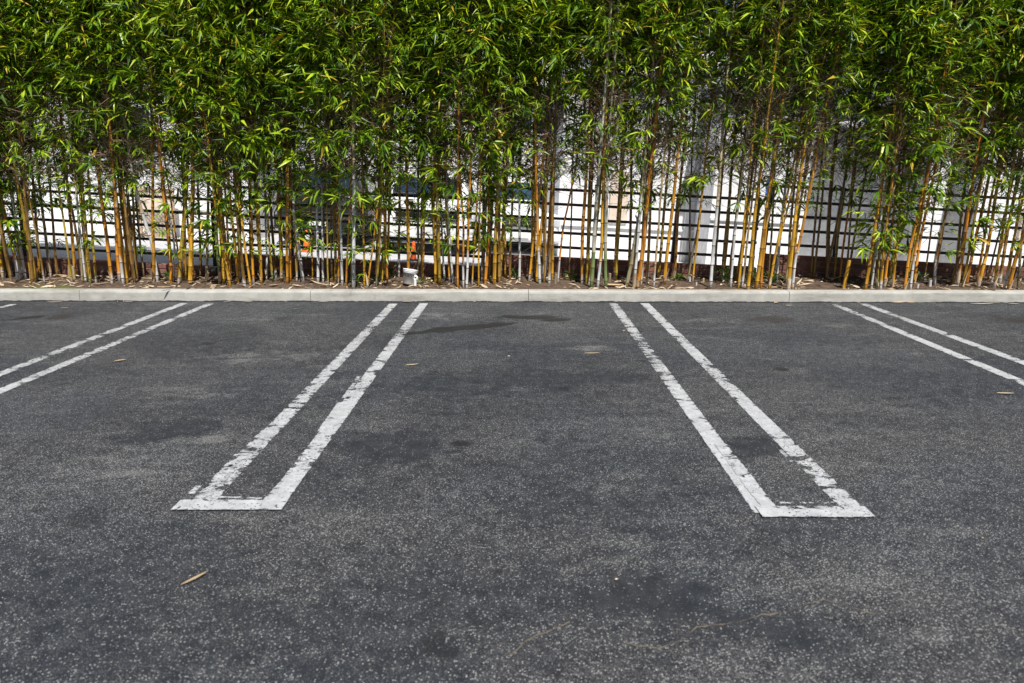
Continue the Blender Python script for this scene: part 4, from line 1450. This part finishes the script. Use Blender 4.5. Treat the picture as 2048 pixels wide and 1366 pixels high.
obj('hole_shade', bm, 'ink', pail)  # solid black plug paints the dark inside of a hole
pp = soil_hit(829.5, 570)
pf = thing('plastic_fitting', 'white plastic fitting with a round eye leaning beside the pail', 'fitting', (pp.x + 0.012, pp.y - 0.05, soil_z(pp.x, pp.y - .05)), (0, R(4), 0))
bm = bmesh.new()
tube(bm, [(0, 0, 0), (0, 0, 0.085)], 0.019, 12)
obj('stem', bm, 'pail', pf)
bm = bmesh.new()
lathe(bm, [(0.010, -0.013), (0.033, -0.013), (0.036, 0.0), (0.033, 0.013), (0.010, 0.013), (0.010, -0.013)], 20)
bmesh.ops.rotate(bm, verts=bm.verts, matrix=Matrix.Rotation(math.pi / 2, 3, 'X'))
bmesh.ops.translate(bm, verts=bm.verts, vec=(0, 0, 0.105))
obj('eye', bm, 'pail', pf)
bm = bmesh.new()
lathe(bm, [(0.0005, -0.006), (0.0105, -0.006), (0.0105, 0.006), (0.0005, 0.006)], 14)
bmesh.ops.rotate(bm, verts=bm.verts, matrix=Matrix.Rotation(math.pi / 2, 3, 'X'))
bmesh.ops.translate(bm, verts=bm.verts, vec=(0, 0, 0.105))
obj('eye_shade', bm, 'ink', pf)  # black disc fills the eye, standing in for the shade inside

# ------------------------------------------------------------------ weeds
def weed(px, py, n, spread, h, label):
    base = soil_hit(px, py)
    rr = random.Random(int(px))
    V, Fc = [], []
    for i in range(n):
        az = rr.uniform(0, 6.283)
        q = Vector((math.cos(az), math.sin(az), 0)) * rr.random() * spread
        q.z = rr.random() * h * 0.8
        L = rr.uniform(0.03, 0.075)
        v, f = leaf_pts(L, L * 0.3, rr.uniform(0, .6), .2)
        m = orient(Vector((math.cos(az) + rr.uniform(-.5, .5), math.sin(az) + rr.uniform(-.5, .5), rr.uniform(-.1, 1.2))), rr.uniform(-.6, .6))
        o = len(V)
        V += [tuple(m @ Vector(a) + q) for a in v]
        Fc += [tuple(k + o for k in a) for a in f]
    t = thing('weed', label, 'weed', base, group='green weeds in the bed')
    me = bpy.data.meshes.new('leaves')
    me.from_pydata(V, [], Fc)
    me.materials.append(M['weed'])
    tag(link('leaves', me, t), kind='stuff')
    bm = bmesh.new()
    for k in range(5):
        az = k * 1.3
        tube(bm, [(0, 0, -0.02), (math.cos(az) * spread * .3, math.sin(az) * spread * .3, h * .5), (math.cos(az) * spread * .6, math.sin(az) * spread * .6, h * .8)], [0.003, 0.002, 0.001], 4)
    obj('stems', bm, 'weed', t)


weed(1452, 562, 150, 0.2, 0.24, 'dark green weed by the white stalk right of the right-hand double stripe')
weed(1503, 564, 120, 0.16, 0.2, 'dark green weed between thick golden stalks right of centre')
weed(1548, 566, 110, 0.16, 0.17, 'green weed left of the dark gap in the right half')
weed(1358, 561, 60, 0.09, 0.10, 'small pale green weed in open soil right of centre')
weed(1838, 562, 70, 0.1, 0.13, 'small green weed near the far right stalks')
weed(1032, 556, 50, 0.09, 0.16, 'green sprig against the red bricks at the centre')
weed(1145, 560, 70, 0.10, 0.17, 'green sprig left of the thick green stalks')
weed(783, 552, 60, 0.09, 0.15, 'green sprig left of the pail against the bricks')
weed(840, 568, 40, 0.09, 0.07, 'low grey-green weed right of the pail')
weed(715, 572, 45, 0.08, 0.14, 'green sprig beside the thick white stalk with dark strokes')
weed(336, 560, 40, 0.08, 0.14, 'green sprig among thick golden stalks at the left')

# ------------------------------------------------------------------ litter
V, Fc = [], []
rr = random.Random(77)
for i in range(4300):
    x = rr.uniform(-8.6, 8.6)
    y = BED_Y0 + 0.02 + (WALL_Y - 0.05 - BED_Y0) * rr.random() ** 1.1
    gut = i > 4050
    if gut:
        y = KERB_Y - 0.012 - 0.12 * rr.random() ** 3
    cl_ = noise.noise(Vector((x * 1.4, y * 2, 9)))
    if cl_ < rr.uniform(-0.5, 0.35):
        continue
    L = rr.choice([0.03, 0.05, 0.07, 0.1, 0.14]) * rr.uniform(0.7, 1.2) * (0.45 if gut else 1.0)
    v, f = leaf_pts(L, L * rr.uniform(0.1, 0.3), rr.uniform(-.5, .3), rr.uniform(.1, .5))
    az = rr.uniform(0, 6.283)
    m = orient(Vector((math.cos(az), math.sin(az), rr.uniform(-0.05, 0.25))), rr.uniform(-.6, .6))
    o = len(V)
    q = Vector((x, y, 0.008 if gut else soil_z(x, y) + 0.006 + rr.random() * 0.008))
    V += [tuple(m @ Vector(a) + q) for a in v]
    Fc += [tuple(k + o for k in a) for a in f]
me = bpy.data.meshes.new('leaf_litter')
me.from_pydata(V, [], Fc)
me.materials.append(M['straw'])
tag(link('leaf_litter', me), 'tan dry bamboo litter strewn over the soil', 'leaf litter', kind='stuff')

# single dry leaves and sheaths one can point at
def dry_leaf(px, py, L, Wd, az, label, where='lot', curl=0.25, mat='straw', name='dry_leaf', cat='leaf'):
    if where == 'lot':
        p = on_z(px, py)
        z = 0.004
    elif where == 'kerb':
        p = on_z(px, py, KERB_H)
        z = KERB_H + 0.006
    else:
        p = soil_hit(px, py)
        z = p.z + 0.008
    bm = bmesh.new()
    prof = [(-0.5, 0.12), (-0.3, 0.7), (0.0, 1.0), (0.28, 0.7), (0.5, 0.0)]
    rows = []
    for (t_, w_) in prof:
        zc = curl * L * (t_ * t_) * 0.6 + 0.004
        rows.append([bm.verts.new((L * t_, s * Wd * w_ / 2, zc + abs(s) * Wd * w_ * 0.18)) for s in (-1, 0, 1)])
    for i in range(4):
        for k in range(2):
            bm.faces.new((rows[i][k], rows[i + 1][k], rows[i + 1][k + 1], rows[i][k + 1]))
    bmesh.ops.remove_doubles(bm, verts=bm.verts, dist=0.0002)
    bmesh.ops.solidify(bm, geom=bm.faces[:], thickness=0.0012)
    o = obj(name, bm, mat)
    o.location = (p.x, p.y, z)
    o.rotation_euler = (random.uniform(-.1, .1), random.uniform(-.05, .05), az)
    tag(o, label, cat, 'dry leaves lying about')


LOT = [(390, 1160, 0.11, 0.013, 0.95, 'long straw-coloured leaf on the asphalt at the lower left'),
       (241, 723, 0.10, 0.035, 0.6, 'curled pale leaf on the asphalt by the far left stripes'),
       (825, 731, 0.11, 0.016, 0.25, 'thin pale leaf right of the left double stripe'),
       (1185, 708, 0.13, 0.018, 0.0, 'thin tan leaf left of the right double stripe'),
       (2011, 789, 0.135, 0.024, 0.08, 'tan leaf on the asphalt at the right photo edge'),
       (1233, 1162, 0.013, 0.009, 0.5, 'tiny orange leaf scrap in front of the right double stripe'),
       (1965, 1079, 0.014, 0.008, 0.4, 'tiny orange leaf scrap at the lower right'),
       (1018, 714, 0.028, 0.02, 0.3, 'tiny white scrap in the middle stall'),
       (257, 604.6, 0.11, 0.03, 0.1, 'tan leaf at the kerb foot, left of the far left stripes'),
       (455, 604.6, 0.10, 0.03, 0.5, 'tan leaf at the kerb foot just right of the far left stripes'),
       (497, 604.8, 0.13, 0.03, -0.2, 'pale leaf at the kerb foot, second right of the far left stripes'),
       (647, 605, 0.14, 0.03, 0.1, 'tan leaf at the kerb foot midway between the left stripes'),
       (814, 605, 0.13, 0.05, 0.2, 'tan leaf at the kerb foot between the left double stripe'),
       (110, 605.5, 0.2, 0.03, 0.0, 'tan leaf at the kerb foot near the left photo edge'),
       (130, 617, 0.1, 0.025, 0.0, 'small tan leaf on asphalt near the top left stain'),
       (1553, 607, 0.07, 0.07, 0.4, 'white paper scrap at the kerb foot right of centre'),
       (1578, 612, 0.08, 0.02, 0.1, 'small tan leaf below the white paper scrap'),
       (1798, 606, 0.2, 0.03, 0.05, 'tan leaf at the kerb foot just right of the far right stripes'),
       (1822, 606, 0.12, 0.03, -0.05, 'pale leaf at the kerb foot, second right of the far right stripes'),
       (1965, 609, 0.3, 0.03, 0.03, 'long pale leaf at the kerb foot near the right photo edge'),
       (2028, 609, 0.14, 0.03, 0.0, 'short pale leaf at the kerb foot by the right photo edge'),
       (1248, 663, 0.05, 0.03, 1.2, 'tiny pale scrap beside the right double stripe')]
for (px, py, L, Wd, az, lab) in LOT:
    dry_leaf(px, py, L, Wd, az, lab)
BED = [(100, 560, 0.26, 0.07, 0.35, 'large pale sheath lying on the soil at the far left'),
       (203, 570, 0.2, 0.05, 0.5, 'pale sheath on the soil right of the moss patch'),
       (330, 577, 0.22, 0.05, -0.1, 'tan sheath at the bed edge left of thick golden stalks'),
       (430, 572, 0.18, 0.04, -0.3, 'tan sheath right of the thick golden stalks at the left'),
       (548, 573, 0.14, 0.07, 0.9, 'crumpled tan sheath left of centre'),
       (597, 574, 0.2, 0.03, -0.5, 'narrow tan sheath below the bent white stalk'),
       (660, 575, 0.2, 0.04, 0.3, 'tan sheath under the cluster of thin stalks'),
       (960, 572, 0.16, 0.05, 0.2, 'tan sheath in the soil left of centre'),
       (1225, 573, 0.3, 0.09, 0.1, 'broad tan sheath right of the thick green stalks'),
       (1240, 566, 0.2, 0.08, 0.6, 'crumpled tan sheath behind the broad one'),
       (1345, 574, 0.2, 0.025, 0.6, 'thin straw leaf on open soil right of centre'),
       (1885, 562, 0.24, 0.03, -0.1, 'pale straw leaf in the shade at the right'),
       (1475, 572, 0.14, 0.05, -0.9, 'pale sheath at the foot of a white stalk right of centre')]
for (px, py, L, Wd, az, lab) in BED:
    dry_leaf(px, py, L, Wd, az, lab, 'bed', 0.5, 'sheath', 'dry_sheath', 'sheath')
dry_leaf(333, 582, 0.13, 0.02, 1.0, 'dark dry leaf hanging over the kerb at the left', 'kerb', 0.3, 'twig')
